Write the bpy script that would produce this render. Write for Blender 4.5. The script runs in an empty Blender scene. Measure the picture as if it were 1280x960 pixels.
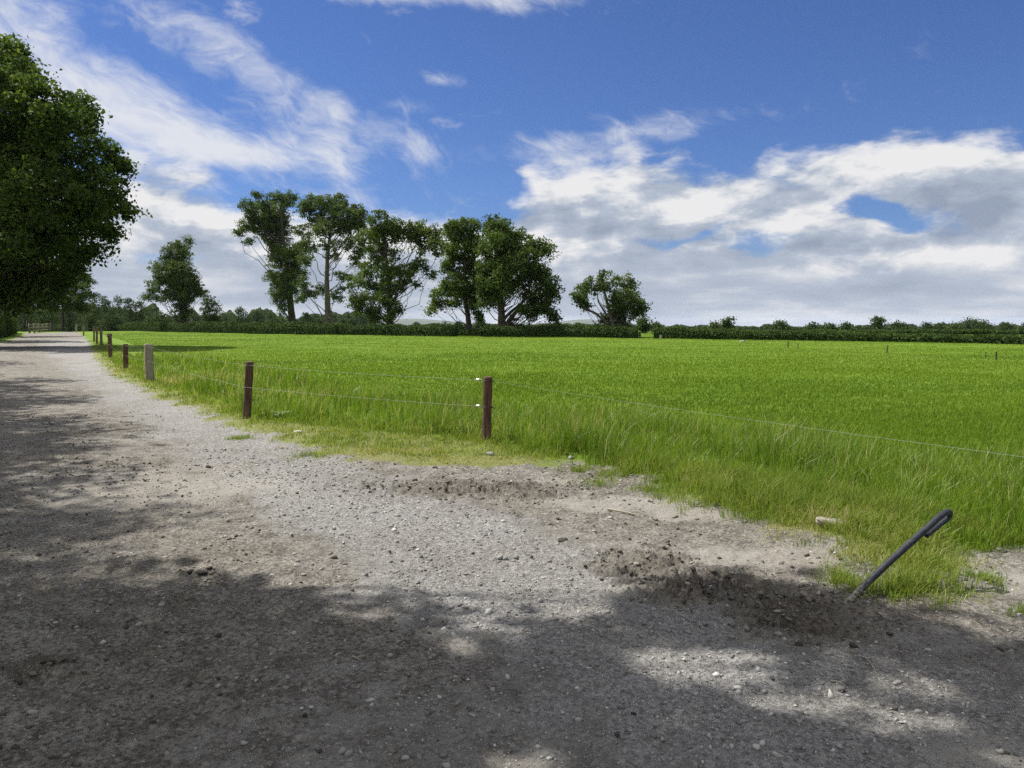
import bpy, math, random
import numpy as np
from mathutils import Vector

random.seed(7)
RNG = np.random.default_rng(11)
sc = bpy.context.scene
COL = sc.collection

# ------------------------------------------------------------------ camera maths
F, CX, CY, HZ, CAMH = 960.0, 640.0, 480.0, 403.0, 1.6
PITCH = math.atan((CY - HZ) / F)
cp, sp = math.cos(PITCH), math.sin(PITCH)


def ray(px, py):
    a, b = (px - CX) / F, (CY - py) / F
    return np.array([a, cp + b * sp, -sp + b * cp])


def G(px, py, z=0.0):
    r = ray(px, py)
    t = (z - CAMH) / r[2]
    return np.array([r[0] * t, r[1] * t, z])


def AT(px, py, Y):
    r = ray(px, py)
    t = Y / r[1]
    return np.array([r[0] * t, Y, CAMH + r[2] * t])


# ------------------------------------------------------------------ noise
def _h(ix, iy, seed):
    n = (ix.astype(np.int64) * 374761393 + iy.astype(np.int64) * 668265263 + seed * 974634541) & 0xFFFFFFFF
    n = ((n ^ (n >> 13)) * 1274126177) & 0xFFFFFFFF
    n = n ^ (n >> 16)
    return (n & 0xFFFFFF).astype(np.float64) / 0xFFFFFF * 2 - 1


def vnoise(x, y, seed=0):
    x = np.asarray(x, float); y = np.asarray(y, float)
    ix, iy = np.floor(x), np.floor(y)
    fx, fy = x - ix, y - iy
    u = fx * fx * fx * (fx * (fx * 6 - 15) + 10); v = fy * fy * fy * (fy * (fy * 6 - 15) + 10)
    a, b = _h(ix, iy, seed), _h(ix + 1, iy, seed)
    c, d = _h(ix, iy + 1, seed), _h(ix + 1, iy + 1, seed)
    return (a * (1 - u) + b * u) * (1 - v) + (c * (1 - u) + d * u) * v


def fbm(x, y, octaves=4, seed=0, gain=0.5):
    s, amp, tot = 0, 1.0, 0
    ca, sa = math.cos(0.6), math.sin(0.6)
    for i in range(octaves):
        s = s + amp * vnoise(x, y, seed + i * 17)
        tot += amp; amp *= gain
        x, y = (x * ca - y * sa) * 2.03 + 11.3, (x * sa + y * ca) * 2.03 + 5.7
    return s / tot


def sstep(a, b, x):
    t = np.clip((np.asarray(x, float) - a) / (b - a), 0, 1)
    return t * t * (3 - 2 * t)


def poly_sd(poly, x, y):
    """signed distance to a closed polygon, positive inside"""
    x = np.asarray(x, float).ravel(); y = np.asarray(y, float).ravel()
    out = np.empty_like(x)
    P = np.asarray(poly)[:, :2]; Q = np.roll(P, -1, 0)
    for s in range(0, len(x), 60000):
        xs, ys = x[s:s + 60000, None], y[s:s + 60000, None]
        ex, ey = Q[:, 0] - P[:, 0], Q[:, 1] - P[:, 1]
        wx, wy = xs - P[:, 0], ys - P[:, 1]
        t = np.clip((wx * ex + wy * ey) / (ex * ex + ey * ey + 1e-12), 0, 1)
        d = np.sqrt(((wx - t * ex) ** 2 + (wy - t * ey) ** 2).min(1))
        cond = ((P[:, 1] <= ys) & (Q[:, 1] > ys)) | ((Q[:, 1] <= ys) & (P[:, 1] > ys))
        xi = P[:, 0] + (ys - P[:, 1]) * ex / np.where(ey == 0, 1e-12, ey)
        inside = ((cond & (xs < xi)).sum(1) % 2) == 1
        out[s:s + 60000] = np.where(inside, d, -d)
    return out


def line_d(line, x, y):
    x = np.asarray(x, float).ravel(); y = np.asarray(y, float).ravel()
    best = np.full(len(x), 1e9)
    for a, b in zip(line[:-1], line[1:]):
        ex, ey = b[0] - a[0], b[1] - a[1]
        t = np.clip(((x - a[0]) * ex + (y - a[1]) * ey) / (ex * ex + ey * ey), 0, 1)
        best = np.minimum(best, np.hypot(x - a[0] - t * ex, y - a[1] - t * ey))
    return best


# ------------------------------------------------------------------ mesh helpers
def link_mesh(name, verts, faces, mat=None, parent=None, attrs=None, smooth=False):
    """faces: list of int arrays (n,k)"""
    me = bpy.data.meshes.new(name)
    verts = np.asarray(verts, np.float32)
    faces = [np.asarray(f, np.int32) for f in (faces if isinstance(faces, list) else [faces]) if len(f)]
    me.vertices.add(len(verts)); me.vertices.foreach_set('co', verts.ravel())
    nl = sum(f.size for f in faces); npoly = sum(len(f) for f in faces)
    me.loops.add(nl); me.polygons.add(npoly)
    me.loops.foreach_set('vertex_index', np.concatenate([f.ravel() for f in faces]))
    tot = np.concatenate([np.full(len(f), f.shape[1], np.int32) for f in faces])
    start = np.concatenate([[0], np.cumsum(tot)[:-1]]).astype(np.int32)
    me.polygons.foreach_set('loop_start', start)
    if smooth:
        me.polygons.foreach_set('use_smooth', np.ones(npoly, bool))
    me.update(calc_edges=True)
    for k, v in (attrs or {}).items():
        v = np.asarray(v, np.float32)
        at = me.attributes.new(k, 'FLOAT', 'POINT' if len(v) == len(verts) else 'FACE')
        at.data.foreach_set('value', v)
    if mat: me.materials.append(mat)
    o = bpy.data.objects.new(name, me); COL.objects.link(o)
    if parent: o.parent = parent
    return o


def empty(name, loc=(0, 0, 0)):
    o = bpy.data.objects.new(name, None); COL.objects.link(o)
    o.location = loc; o.empty_display_size = 0.3
    return o


def tag(o, label=None, cat=None, group=None, kind=None):
    if label: o['label'] = label
    if cat: o['category'] = cat
    if group: o['group'] = group
    if kind: o['kind'] = kind
    return o


class MB:
    """collects tubes, boxes and raw pieces into one mesh"""
    def __init__(s): s.v = []; s.f = {}; s.n = 0

    def add(s, v, f):
        v = np.asarray(v, float); f = np.asarray(f, int)
        if len(f) == 0: return
        s.v.append(v); s.f.setdefault(f.shape[1], []).append(f + s.n); s.n += len(v)

    def tube(s, pts, rad, seg=8, wob=0.0, caps=True):
        pts = np.asarray(pts, float); n = len(pts)
        rad = np.broadcast_to(np.asarray(rad, float), (n,))
        tan = np.gradient(pts, axis=0); tan /= np.linalg.norm(tan, axis=1, keepdims=True) + 1e-9
        ref = np.array([0, 0, 1.0]) if abs(tan[0][2]) < 0.9 else np.array([1.0, 0, 0])
        V = []
        ang = np.arange(seg) * 2 * math.pi / seg
        for i in range(n):
            a = np.cross(tan[i], ref); a /= np.linalg.norm(a) + 1e-9
            b = np.cross(tan[i], a)
            ref = np.cross(a, tan[i])
            r = rad[i] * (1 + wob * RNG.uniform(-1, 1, seg)) if wob else np.full(seg, rad[i])
            V.append(pts[i] + np.outer(np.cos(ang) * r, a) + np.outer(np.sin(ang) * r, b))
        V = np.concatenate(V)
        i = np.arange(n - 1)[:, None] * seg; j = np.arange(seg)[None]; k = (j + 1) % seg
        s.add(V, np.stack([i + j, i + k, i + seg + k, i + seg + j], -1).reshape(-1, 4))
        if caps:
            for row, c in ((0, pts[0]), (n - 1, pts[-1])):
                base = V[row * seg:(row + 1) * seg]
                s.add(np.vstack([base, c]), [[q, (q + 1) % seg, seg] for q in range(seg)])

    def box(s, a, b):
        a = np.asarray(a, float); b = np.asarray(b, float)
        v = [[(a, b)[i][0], (a, b)[j][1], (a, b)[k][2]] for i in (0, 1) for j in (0, 1) for k in (0, 1)]
        s.add(v, [[0, 1, 3, 2], [4, 6, 7, 5], [0, 4, 5, 1], [2, 3, 7, 6], [0, 2, 6, 4], [1, 5, 7, 3]])

    def build(s, name, mat=None, parent=None, smooth=True, origin=None):
        v = np.concatenate(s.v)
        if origin is not None: v = v - np.asarray(origin)
        o = link_mesh(name, v, [np.concatenate(x) for x in s.f.values()], mat, parent, None, smooth)
        if origin is not None and parent is None: o.location = origin
        return o


# ------------------------------------------------------------------ node DSL
class N:
    def __init__(s, nt): s.nt = nt
    def node(s, typ, **kw):
        n = s.nt.nodes.new(typ)
        for k, v in kw.items(): setattr(n, k, v)
        return n
    def put(s, inp, v):
        if isinstance(v, bpy.types.NodeSocket): s.nt.links.new(v, inp)
        elif v is not None: inp.default_value = v
    def m(s, op, a, b=None, c=None, clamp=False):
        n = s.node('ShaderNodeMath', operation=op, use_clamp=clamp)
        for i, v in enumerate((a, b, c)): s.put(n.inputs[i], v)
        return n.outputs[0]
    def add(s, a, b): return s.m('ADD', a, b)
    def sub(s, a, b): return s.m('SUBTRACT', a, b)
    def mul(s, a, b): return s.m('MULTIPLY', a, b)
    def step(s, lo, hi, x):
        n = s.node('ShaderNodeMapRange', interpolation_type='SMOOTHSTEP')
        s.put(n.inputs[0], x); s.put(n.inputs[1], lo); s.put(n.inputs[2], hi)
        return n.outputs[0]
    def mix(s, f, a, b, blend='MIX'):
        n = s.node('ShaderNodeMix', data_type='RGBA', blend_type=blend)
        s.put(n.inputs[0], f)
        s.put(n.inputs[6], a if isinstance(a, bpy.types.NodeSocket) else (*a, 1))
        s.put(n.inputs[7], b if isinstance(b, bpy.types.NodeSocket) else (*b, 1))
        return n.outputs[2]
    def noise(s, vec, scale, detail=4, rough=0.5, dist=0.0, out=0):
        n = s.node('ShaderNodeTexNoise')
        s.put(n.inputs['Vector'], vec); s.put(n.inputs['Scale'], scale)
        s.put(n.inputs['Detail'], detail); s.put(n.inputs['Roughness'], rough); s.put(n.inputs['Distortion'], dist)
        return n.outputs[out]
    def voro(s, vec, scale, feature='F1', out='Distance'):
        n = s.node('ShaderNodeTexVoronoi', feature=feature)
        s.put(n.inputs['Vector'], vec); s.put(n.inputs['Scale'], scale)
        return n.outputs[out]
    def attr(s, name, out='Fac'):
        n = s.node('ShaderNodeAttribute'); n.attribute_name = name
        return n.outputs[out]
    def xyz(s, x, y, z):
        n = s.node('ShaderNodeCombineXYZ')
        for i, v in enumerate((x, y, z)): s.put(n.inputs[i], v)
        return n.outputs[0]
    def obj(s): return s.node('ShaderNodeTexCoord').outputs['Object']
    def pos(s): return s.node('ShaderNodeNewGeometry').outputs['Position']
    def bump(s, h, strength, dist):
        n = s.node('ShaderNodeBump'); s.put(n.inputs['Height'], h)
        n.inputs['Strength'].default_value = strength; n.inputs['Distance'].default_value = dist
        return n.outputs[0]
    def bsdf(s, color, rough=0.8, normal=None, metal=0.0, spec=0.3):
        n = s.node('ShaderNodeBsdfPrincipled')
        s.put(n.inputs['Base Color'], color if isinstance(color, bpy.types.NodeSocket) else (*color, 1))
        s.put(n.inputs['Roughness'], rough); s.put(n.inputs['Metallic'], metal)
        n.inputs['Specular IOR Level'].default_value = spec
        if normal: s.put(n.inputs['Normal'], normal)
        return n.outputs[0]
    def out(s, sh):
        o = s.node('ShaderNodeOutputMaterial'); s.put(o.inputs[0], sh)


def new_mat(name):
    m = bpy.data.materials.new(name); m.use_nodes = True
    m.node_tree.nodes.clear()
    return m, N(m.node_tree)


def leafy(name, dark, light, pale, trans=0.4, rough=0.55, spec=0.25):
    """foliage material: hue follows the per-clump 'tint' attribute; lets light through"""
    m, n = new_mat(name)
    t = n.attr('tint')
    c = n.mix(n.step(0.0, 0.65, t), dark, light)
    c = n.mix(n.step(0.72, 1.0, t), c, pale)
    pb = n.bsdf(c, rough, None, 0, spec)
    tr = n.node('ShaderNodeBsdfTranslucent')
    ct = n.mix(1.0, c, (1.0, 1.0, 0.55), 'MULTIPLY')
    n.put(tr.inputs[0], ct)
    mx = n.node('ShaderNodeMixShader'); mx.inputs[0].default_value = trans
    n.put(mx.inputs[1], pb); n.put(mx.inputs[2], tr.outputs[0])
    n.out(mx.outputs[0])
    return m


def simple(name, c1, c2, scale, rough=0.85, bump=0.4, bdist=0.01, spec=0.2, stretch=(1, 1, 1), metal=0.0):
    m, n = new_mat(name)
    mp = n.node('ShaderNodeMapping'); n.put(mp.inputs[0], n.obj()); mp.inputs['Scale'].default_value = stretch
    v = n.noise(mp.outputs[0], scale, 6, 0.6)
    c = n.mix(n.step(0.3, 0.7, v), c1, c2)
    n.out(n.bsdf(c, rough, n.bump(v, bump, bdist) if bump else None, metal, spec))
    return m


M = {}
M['bark'] = simple('bark', (0.028, 0.023, 0.017), (0.080, 0.069, 0.055), 6, 0.95, 0.8, 0.04, 0.1, (1, 1, 0.25))
M['pale_bark'] = simple('pale_bark', (0.06, 0.054, 0.045), (0.14, 0.127, 0.108), 6, 0.95, 0.6, 0.03, 0.1, (1, 1, 0.25))
M['leaf'] = leafy('tree_leaf', (0.038, 0.068, 0.014), (0.095, 0.145, 0.028), (0.190, 0.215, 0.055), 0.46, 0.7, 0.15)
M['leaf_cool'] = leafy('tree_leaf_cool', (0.042, 0.070, 0.022), (0.095, 0.138, 0.043), (0.150, 0.175, 0.07), 0.42, 0.7, 0.15)
M['leaf_far'] = leafy('far_leaf', (0.036, 0.062, 0.026), (0.065, 0.095, 0.036), (0.105, 0.13, 0.055), 0.34, 0.8, 0.1)
M['hedge'] = leafy('hedge_leaf', (0.030, 0.055, 0.014), (0.060, 0.098, 0.022), (0.13, 0.16, 0.04), 0.30, 0.8, 0.1)
M['grass'] = leafy('grass_blade', (0.088, 0.165, 0.014), (0.170, 0.262, 0.024), (0.42, 0.39, 0.19), 0.45, 0.42, 0.4)
M['field_blade'] = leafy('field_blade', (0.080, 0.145, 0.011), (0.132, 0.212, 0.016), (0.30, 0.31, 0.12), 0.45, 0.65, 0.12)
M['verge'] = leafy('verge_blade', (0.120, 0.190, 0.025), (0.215, 0.275, 0.048), (0.46, 0.40, 0.21), 0.45, 0.55, 0.2)

# ------------------------------------------------------------------ plan of the place
EDGE_PX = [(88, 411.5), (97, 416), (104, 421), (110, 430), (113, 440), (118, 450), (133, 468), (165, 485), (200, 500),
           (260, 522), (330, 547), (400, 568), (480, 579), (560, 582), (640, 585), (690, 578), (715, 573), (760, 590),
           (800, 603), (850, 628), (910, 640), (960, 656), (1000, 673), (1045, 690), (1066, 713), (1085, 738),
           (1130, 752), (1190, 757), (1228, 742), (1212, 716), (1180, 697), (1200, 683), (1290, 690), (1400, 694)]
BARE = [G(*p)[:2] for p in EDGE_PX] + [np.array(p) for p in
        [(11, 4.3), (16, -2), (16, -40), (-24, -40), (-17, -6), (-12.5, 4), (-11.5, 11), (-18, 22.5), (-28.5, 41), (-38, 57), (-56, 88), (-75, 119), (-71, 122)]]
POSTS_PX = [(608, 555, 610, 471, 11.5), (308, 524, 312, 452, 10), (187, 478, 186, 430, 10.5), (157.5, 464, 157, 430, 6),
            (138, 448, 137, 417, 5), (127, 437, 126, 412, 3.2), (121, 431, 121, 409, 2.6), (117.5, 427.5, 117.5, 408, 2.2),
            (104.5, 420, 104.5, 407, 1.9), (95.5, 415, 95.5, 405.5, 1.9)]
PBASE = [G(p[0], p[1])[:2] for p in POSTS_PX]
P_NEAR = np.array([4.6, 2.3])
FENCE = [np.array([6.5, -1.0]), P_NEAR] + PBASE
FIELD = FENCE + [np.array([-75, 126]), np.array([-40, 260]), np.array([200, 260]), np.array([200, -1])]
GRAVEL_LINE = [G(*p)[:2] for p in [(96, 425), (105, 440), (190, 490), (300, 545), (430, 610), (560, 670), (760, 770), (900, 860), (1010, 950), (1100, 1100)]]
MUD = [(590, 606, 1.2, 0.42, 0.75), (655, 612, 0.5, 0.3, 0.7), (800, 700, 0.34, 0.30, 1.0), (905, 730, 0.55, 0.32, 1.0), (990, 760, 0.45, 0.3, 1.0), (820, 690, 0.3, 0.2, 1.0), (860, 722, 0.42, 0.3, 0.9), (110, 775, .35, .10, .55), (185, 745, .35, .08, .55), (60, 828, .22, .12, .65), (250, 712, .2, .06, .5), (330, 560, 0.9, 0.12, 0.35), (250, 535, 1.0, 0.15, 0.35)]
PALE = [(700, 597, 0.45, 0.16), (770, 625, 0.8, 0.3), (960, 690, 0.7, 0.25), (1245, 722, 0.45, 0.35), (860, 640, 0.7, 0.2), (1272, 942, 0.26, 0.2, 1.6), (800, 735, 0.25, 0.12), (200, 600, 1.5, 1.0)]
HEDGE_LINE = [G(*p)[:2] for p in [(92, 411), (200, 414.5), (400, 418), (600, 421.5), (820, 423), (1000, 425.5), (1280, 430), (1420, 432.5)]]


def gauss(x, y, lst):
    out = np.zeros_like(x)
    for q in lst:
        c = G(q[0], q[1]); w = q[4] if len(q) > 4 else 1
        out = np.maximum(out, w * np.exp(-(((x - c[0]) / q[2]) ** 2 + ((y - c[1]) / q[3]) ** 2)))
    return out


def masks(x, y):
    x = np.asarray(x, float).ravel(); y = np.asarray(y, float).ravel()
    d = np.hypot(x, y)
    sd = poly_sd(BARE, x, y)
    wob = 0.30 * fbm(x / 0.55, y / 0.55, 4, 3) + 0.22 * fbm(x / 0.16, y / 0.16, 3, 9)
    bare = sstep(-0.26, -0.02, sd + wob)
    mud = np.clip(gauss(x, y, MUD) * (1 + 0.7 * fbm(x / 0.3, y / 0.3, 3, 21)), 0, 1) * bare
    pale = np.clip(gauss(x, y, PALE) * (1 + 0.8 * fbm(x / 0.35, y / 0.35, 3, 31)), 0, 1)
    gd = line_d(GRAVEL_LINE, x, y)
    grav = np.exp(-(gd / (0.75 + 0.03 * d)) ** 2)
    grav = np.maximum(grav, 0.8 * np.exp(-((x - 1.2) / 2.2) ** 2 - ((y - 3.0) / 1.3) ** 2))
    grav = np.clip(grav + 0.3 * fbm(x / 0.9, y / 0.9, 3, 41), 0, 1) * (1 - mud)
    return dict(sd=sd, bare=bare, mud=mud, pale=pale, grav=grav)


def height(x, y, mk=None):
    x = np.asarray(x, float); shp = x.shape
    x = x.ravel(); y = np.asarray(y, float).ravel()
    mk = mk or masks(x, y)
    d = np.hypot(x, y)
    z = 0.05 * fbm(x / 7, y / 7, 3, 51) * sstep(2, 12, d)
    b = sstep(-0.5, 0.4, mk['sd'])
    z = z + 0.03 * (1 - b) - 0.035 * b
    near = sstep(26, 9, d)
    rid = 1 - np.abs(fbm(x / 0.13, y / 0.13, 5, 61, 0.6)) * 3.0
    lump = np.abs(fbm(x / 0.11 + 3 * fbm(x / 0.5, y / 0.5, 2, 66), y / 0.11, 4, 65, 0.6))
    z = z + mk['mud'] * (0.050 * np.clip(rid, -0.9, 1) + 0.085 * fbm(x / 0.42, y / 0.42, 2, 63) - 0.02 + 0.15 * np.clip(lump - 0.15, 0, 0.5)) * near
    rough = mk['bare'] * (1 - mk['mud'])
    z = z + rough * near * (0.010 * fbm(x / 0.22, y / 0.22, 4, 71, 0.55) + 0.013 * fbm(x / 0.8, y / 0.8, 3, 72)
                            + 0.017 * np.clip(fbm(x / 0.07, y / 0.07, 3, 77), -0.2, 1))
    # old wheel marks running along the lane on the left
    z = z + (1 - mk['bare']) * near * 0.025 * fbm(x / 0.35, y / 0.35, 3, 81)
    z = z - 0.022 * np.clip(np.hypot(x * 0.9, y) - 150, 0, None) * 0.6
    return z.reshape(shp)


# ------------------------------------------------------------------ ground material
def ground_material():
    m, n = new_mat('earth_and_grass')
    p = n.pos()
    bare, mud, pale, grav = n.attr('bare'), n.attr('mud'), n.attr('pale'), n.attr('grav')
    big = n.noise(p, 0.7, 4, 0.55); mid = n.noise(p, 5, 6, 0.62); fine = n.noise(p, 42, 6, 0.7); grit = n.noise(p, 170, 3, 0.7)
    # dirt
    dirt = n.mix(n.step(0.32, 0.68, mid), (0.128, 0.120, 0.104), (0.245, 0.233, 0.206))
    vd = n.voro(p, 46, 'F1', 'Color'); sepd = n.node('ShaderNodeSeparateColor'); n.put(sepd.inputs[0], vd)
    dirt = n.mix(n.mul(n.step(0.62, 1.0, sepd.outputs[0]), 0.55), dirt, (0.065, 0.056, 0.044))
    dirt = n.mix(n.mul(n.step(0.80, 1.0, sepd.outputs[1]), 0.55), dirt, (0.36, 0.345, 0.31))
    dirt = n.mix(n.mul(n.step(0.50, 0.62, fine), 0.9), dirt, (0.075, 0.064, 0.050))
    dirt = n.mix(n.mul(n.step(0.46, 0.36, fine), 0.55), dirt, (0.37, 0.335, 0.28))
    gr = n.mix(n.step(0.38, 0.62, fine), (0.165, 0.161, 0.152), (0.285, 0.279, 0.265))
    vc = n.voro(p, 60, 'F1', 'Color'); sep = n.node('ShaderNodeSeparateColor'); n.put(sep.inputs[0], vc)
    gr = n.mix(n.mul(n.step(0.55, 1.0, sep.outputs[0]), 0.5), gr, (0.44, 0.43, 0.405))
    gr = n.mix(n.mul(n.step(0.62, 1.0, sep.outputs[1]), 0.5), gr, (0.060, 0.056, 0.050))
    c = n.mix(n.step(0.25, 0.75, n.add(grav, n.mul(n.sub(mid, 0.5), 0.9))), dirt, gr)
    # pieces of litter and dark bits
    sp_ = n.step(0.66, 0.72, n.noise(p, 23, 3, 0.6))
    c = n.mix(n.mul(sp_, 0.65), c, (0.075, 0.06, 0.045))
    sp2 = n.step(0.70, 0.74, n.noise(p, 31, 2, 0.5, 0.6))
    c = n.mix(n.mul(sp2, 0.5), c, (0.46, 0.44, 0.40))
    c = n.mix(n.mul(n.step(0.15, 0.8, pale), 0.7), c, n.mix(fine, (0.255, 0.240, 0.208), (0.345, 0.328, 0.292)))
    c = n.mix(n.step(0.25, 0.75, n.add(mud, n.mul(n.sub(mid, 0.5), 0.8))), c, n.mix(n.step(0.35, 0.7, fine), (0.082, 0.073, 0.060), (0.225, 0.207, 0.177)))
    c = n.mix(n.step(0.35, 0.75, big), c, n.mix(1.0, c, (0.83, 0.80, 0.76), 'MULTIPLY'))
    # soil under the grass
    gb = n.noise(p, 0.09, 4, 0.5); gm = n.noise(p, 1.3, 5, 0.6)
    g = n.mix(n.step(0.3, 0.7, gm), (0.076, 0.135, 0.011), (0.125, 0.195, 0.016))
    g = n.mix(n.mul(n.step(0.45, 0.75, gb), 0.5), g, (0.155, 0.205, 0.030))
    g = n.mix(n.mul(n.step(0.5, 0.7, fine), 0.4), g, (0.05, 0.085, 0.01))
    dry = n.attr('dry')
    g = n.mix(dry, g, n.mix(n.step(0.35, 0.65, fine), (0.10, 0.12, 0.03), (0.27, 0.24, 0.12)))
    col = n.mix(bare, g, c)
    h = n.add(n.add(n.mul(fine, 0.55), n.mul(grit, 0.30)), n.mul(mid, 0.6))
    n.out(n.bsdf(col, 0.95, n.bump(h, 1.0, 0.035), 0, 0.12))
    return m


M['ground'] = ground_material()


def make_ground():
    fine_a = np.radians(np.linspace(-43, 43, 860))
    rest = np.radians(np.linspace(43, 317, 92))[1:-1]
    ang = np.concatenate([fine_a, rest])
    r = [0.35]
    while r[-1] < 11000:
        q = r[-1]
        r.append(q * (1.0042 if q > 3.0 and q < 9.5 else 1.007 if q > 1.6 and q < 14 else 1.011 if q < 40 else 1.03 if q < 300 else 1.12) if q > 1.6 else q * 1.15)
    r = np.array(r)
    A, R = np.meshgrid(ang, r)
    x, y = (np.sin(A) * R).ravel(), (np.cos(A) * R).ravel()
    mk = masks(x, y)
    z = height(x, y, mk)
    fsd = poly_sd(FIELD, x, y)
    dry = sstep(0.35, -0.3, fsd) * sstep(90, 30, np.hypot(x, y)) * (0.78 + 0.3 * fbm(x / 0.6, y / 0.6, 3, 91))
    na, nr = len(ang), len(r)
    i = np.arange(nr - 1)[:, None] * na; j = np.arange(na)[None]; k = (j + 1) % na
    quads = np.stack([i + j, i + na + j, i + na + k, i + k], -1).reshape(-1, 4)
    V = np.stack([x, y, z], 1)
    V = np.vstack([V, [0, 0, -0.035]])
    at = {k2: np.append(mk[k2], 0) for k2 in ('bare', 'mud', 'pale', 'grav')}
    at['bare'][-1] = 1; at['dry'] = np.append(np.clip(dry, 0, 1), 0)
    fan = np.stack([np.full(na, na * nr), np.arange(na), (np.arange(na) + 1) % na], 1)
    on = at['bare'][quads].mean(1) > 0.5
    for nm, qs, tr in (('farm_track', quads[on], fan), ('field', quads[~on], np.zeros((0, 3), int))):
        used = np.unique(np.concatenate([qs.ravel(), tr.ravel()]))
        mp = np.zeros(len(V), int); mp[used] = np.arange(len(used))
        o = link_mesh(nm, V[used], [mp[qs], mp[tr]] if len(tr) else [mp[qs]], M['ground'], None, {k2: v[used] for k2, v in at.items()}, True)
        tag(o, kind='structure')


make_ground()

# ------------------------------------------------------------------ pebbles
ICO_V = []
_t = (1 + 5 ** 0.5) / 2
for a in (-1, 1):
    for b in (-_t, _t):
        ICO_V += [(0, a, b), (a, b, 0), (b, 0, a)]
ICO_V = np.array(ICO_V) / math.hypot(1, _t)
ICO_F = []
for i in range(12):
    for j in range(i + 1, 12):
        for k in range(j + 1, 12):
            if all(abs(np.linalg.norm(ICO_V[p] - ICO_V[q]) - 1.0515) < 0.01 for p, q in ((i, j), (j, k), (i, k))):
                nrm = np.cross(ICO_V[j] - ICO_V[i], ICO_V[k] - ICO_V[i])
                ICO_F.append((i, j, k) if nrm @ ICO_V[i] > 0 else (i, k, j))
ICO_F = np.array(ICO_F)


def stone_mat(name, c1, c2, c3):
    m, n = new_mat(name)
    t = n.attr('tint')
    c = n.mix(n.step(0.0, 0.6, t), c1, c2)
    c = n.mix(n.step(0.75, 1.0, t), c, c3)
    f = n.noise(n.pos(), 90, 4, 0.6)
    c = n.mix(n.mul(f, 0.5), c, n.mix(1.0, c, (0.6, 0.58, 0.55), 'MULTIPLY'))
    n.out(n.bsdf(c, 0.9, n.bump(f, 0.4, 0.004), 0, 0.15))
    return m


M['pebble'] = stone_mat('pebble', (0.14, 0.137, 0.130), (0.28, 0.275, 0.263), (0.44, 0.43, 0.405))
M['clod'] = stone_mat('clod', (0.055, 0.049, 0.041), (0.165, 0.150, 0.126), (0.29, 0.27, 0.235))


def scatter_stones(name, x, y, size, mat, tint=None, flat=0.55):
    n = len(x)
    z = height(x, y)
    yaw = RNG.uniform(0, 2 * math.pi, n)
    sx = size * RNG.uniform(0.8, 1.5, n); sy = size * RNG.uniform(0.6, 1.0, n); sz = size * RNG.uniform(0.35, 0.9, n) * flat / 0.55
    jit = 1 + RNG.uniform(-0.42, 0.36, (n, 12))
    v = ICO_V[None] * jit[..., None]
    v = v * np.stack([sx, sy, sz], 1)[:, None] * 0.5
    tl = RNG.uniform(-0.4, 0.4, n)[:, None]
    vx, vz = v[..., 0] * np.cos(tl) - v[..., 2] * np.sin(tl), v[..., 0] * np.sin(tl) + v[..., 2] * np.cos(tl)
    c, s = np.cos(yaw)[:, None], np.sin(yaw)[:, None]
    X = vx * c - v[..., 1] * s + x[:, None]; Y = vx * s + v[..., 1] * c + y[:, None]
    Z = vz + (z + sz * 0.16)[:, None]
    V = np.stack([X, Y, Z], -1).reshape(-1, 3)
    Fc = (ICO_F[None] + np.arange(n)[:, None, None] * 12).reshape(-1, 3)
    tint = RNG.uniform(0, 1, n) if tint is None else tint
    return link_mesh(name, V, Fc, mat, None, {'tint': np.repeat(tint, 12)})


def sample_ground(n, dmin, dmax, spread=0.80):
    """random points in a wedge ahead of the camera, even per area"""
    d = np.sqrt(RNG.uniform(dmin ** 2, dmax ** 2, n)); a = RNG.uniform(-spread, spread, n)
    return d * np.sin(a), d * np.cos(a)


def make_gravel():
    xs, ys, ss = [], [], []
    for n, d0, d1, s0, s1 in ((70000, 1.9, 5.2, 0.004, 0.011), (50000, 4.5, 9.5, 0.006, 0.013), (13000, 1.9, 9, 0.012, 0.024), (9000, 2, 10, 0.015, 0.042), (9000, 9, 18, 0.010, 0.020)):
        x, y = sample_ground(n, d0, d1)
        mk = masks(x, y)
        keep = (mk['bare'] > 0.8) & (RNG.uniform(0, 1, n) < 0.16 + 0.84 * mk['grav'] ** 1.3) & (mk['mud'] < 0.35)
        # clusters
        keep &= fbm(x / 0.25, y / 0.25, 3, 101) > RNG.uniform(-0.9, 0.35, n)
        x, y = x[keep], y[keep]
        xs.append(x); ys.append(y); ss.append(s0 + (s1 - s0) * RNG.uniform(0, 1, len(x)) ** 2)
    o = scatter_stones('gravel', np.concatenate(xs), np.concatenate(ys), np.concatenate(ss), M['pebble'])
    tag(o, kind='stuff')
    x, y = sample_ground(120000, 3.4, 11.5, 0.7)
    mk = masks(x, y)
    keep = (mk['mud'] > RNG.uniform(0.05, 0.9, len(x))) & (fbm(x / 0.2, y / 0.2, 3, 109) > RNG.uniform(-0.8, 0.3, len(x)))
    x, y = x[keep], y[keep]
    s = 0.006 + 0.042 * RNG.uniform(0, 1, len(x)) ** 4
    o = scatter_stones('crumbled_mud', x, y, s, M['clod'], RNG.uniform(0, 1, len(x)) ** 1.2, 0.40)
    tag(o, kind='stuff')
    x, y = sample_ground(110000, 2.0, 16, 0.75)
    mk = masks(x, y)
    keep = (mk['bare'] > 0.8) & (RNG.uniform(0, 1, len(x)) < 0.55 * (1 - mk['grav'])) & (fbm(x / 0.5, y / 0.5, 3, 111) > -0.05)
    x, y = x[keep], y[keep]
    o = scatter_stones('loose_soil', x, y, 0.005 + 0.032 * RNG.uniform(0, 1, len(x)) ** 5, M['clod'], 0.9 * RNG.uniform(0, 1, len(x)) ** 1.6)
    tag(o, kind='stuff')


make_gravel()


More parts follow.
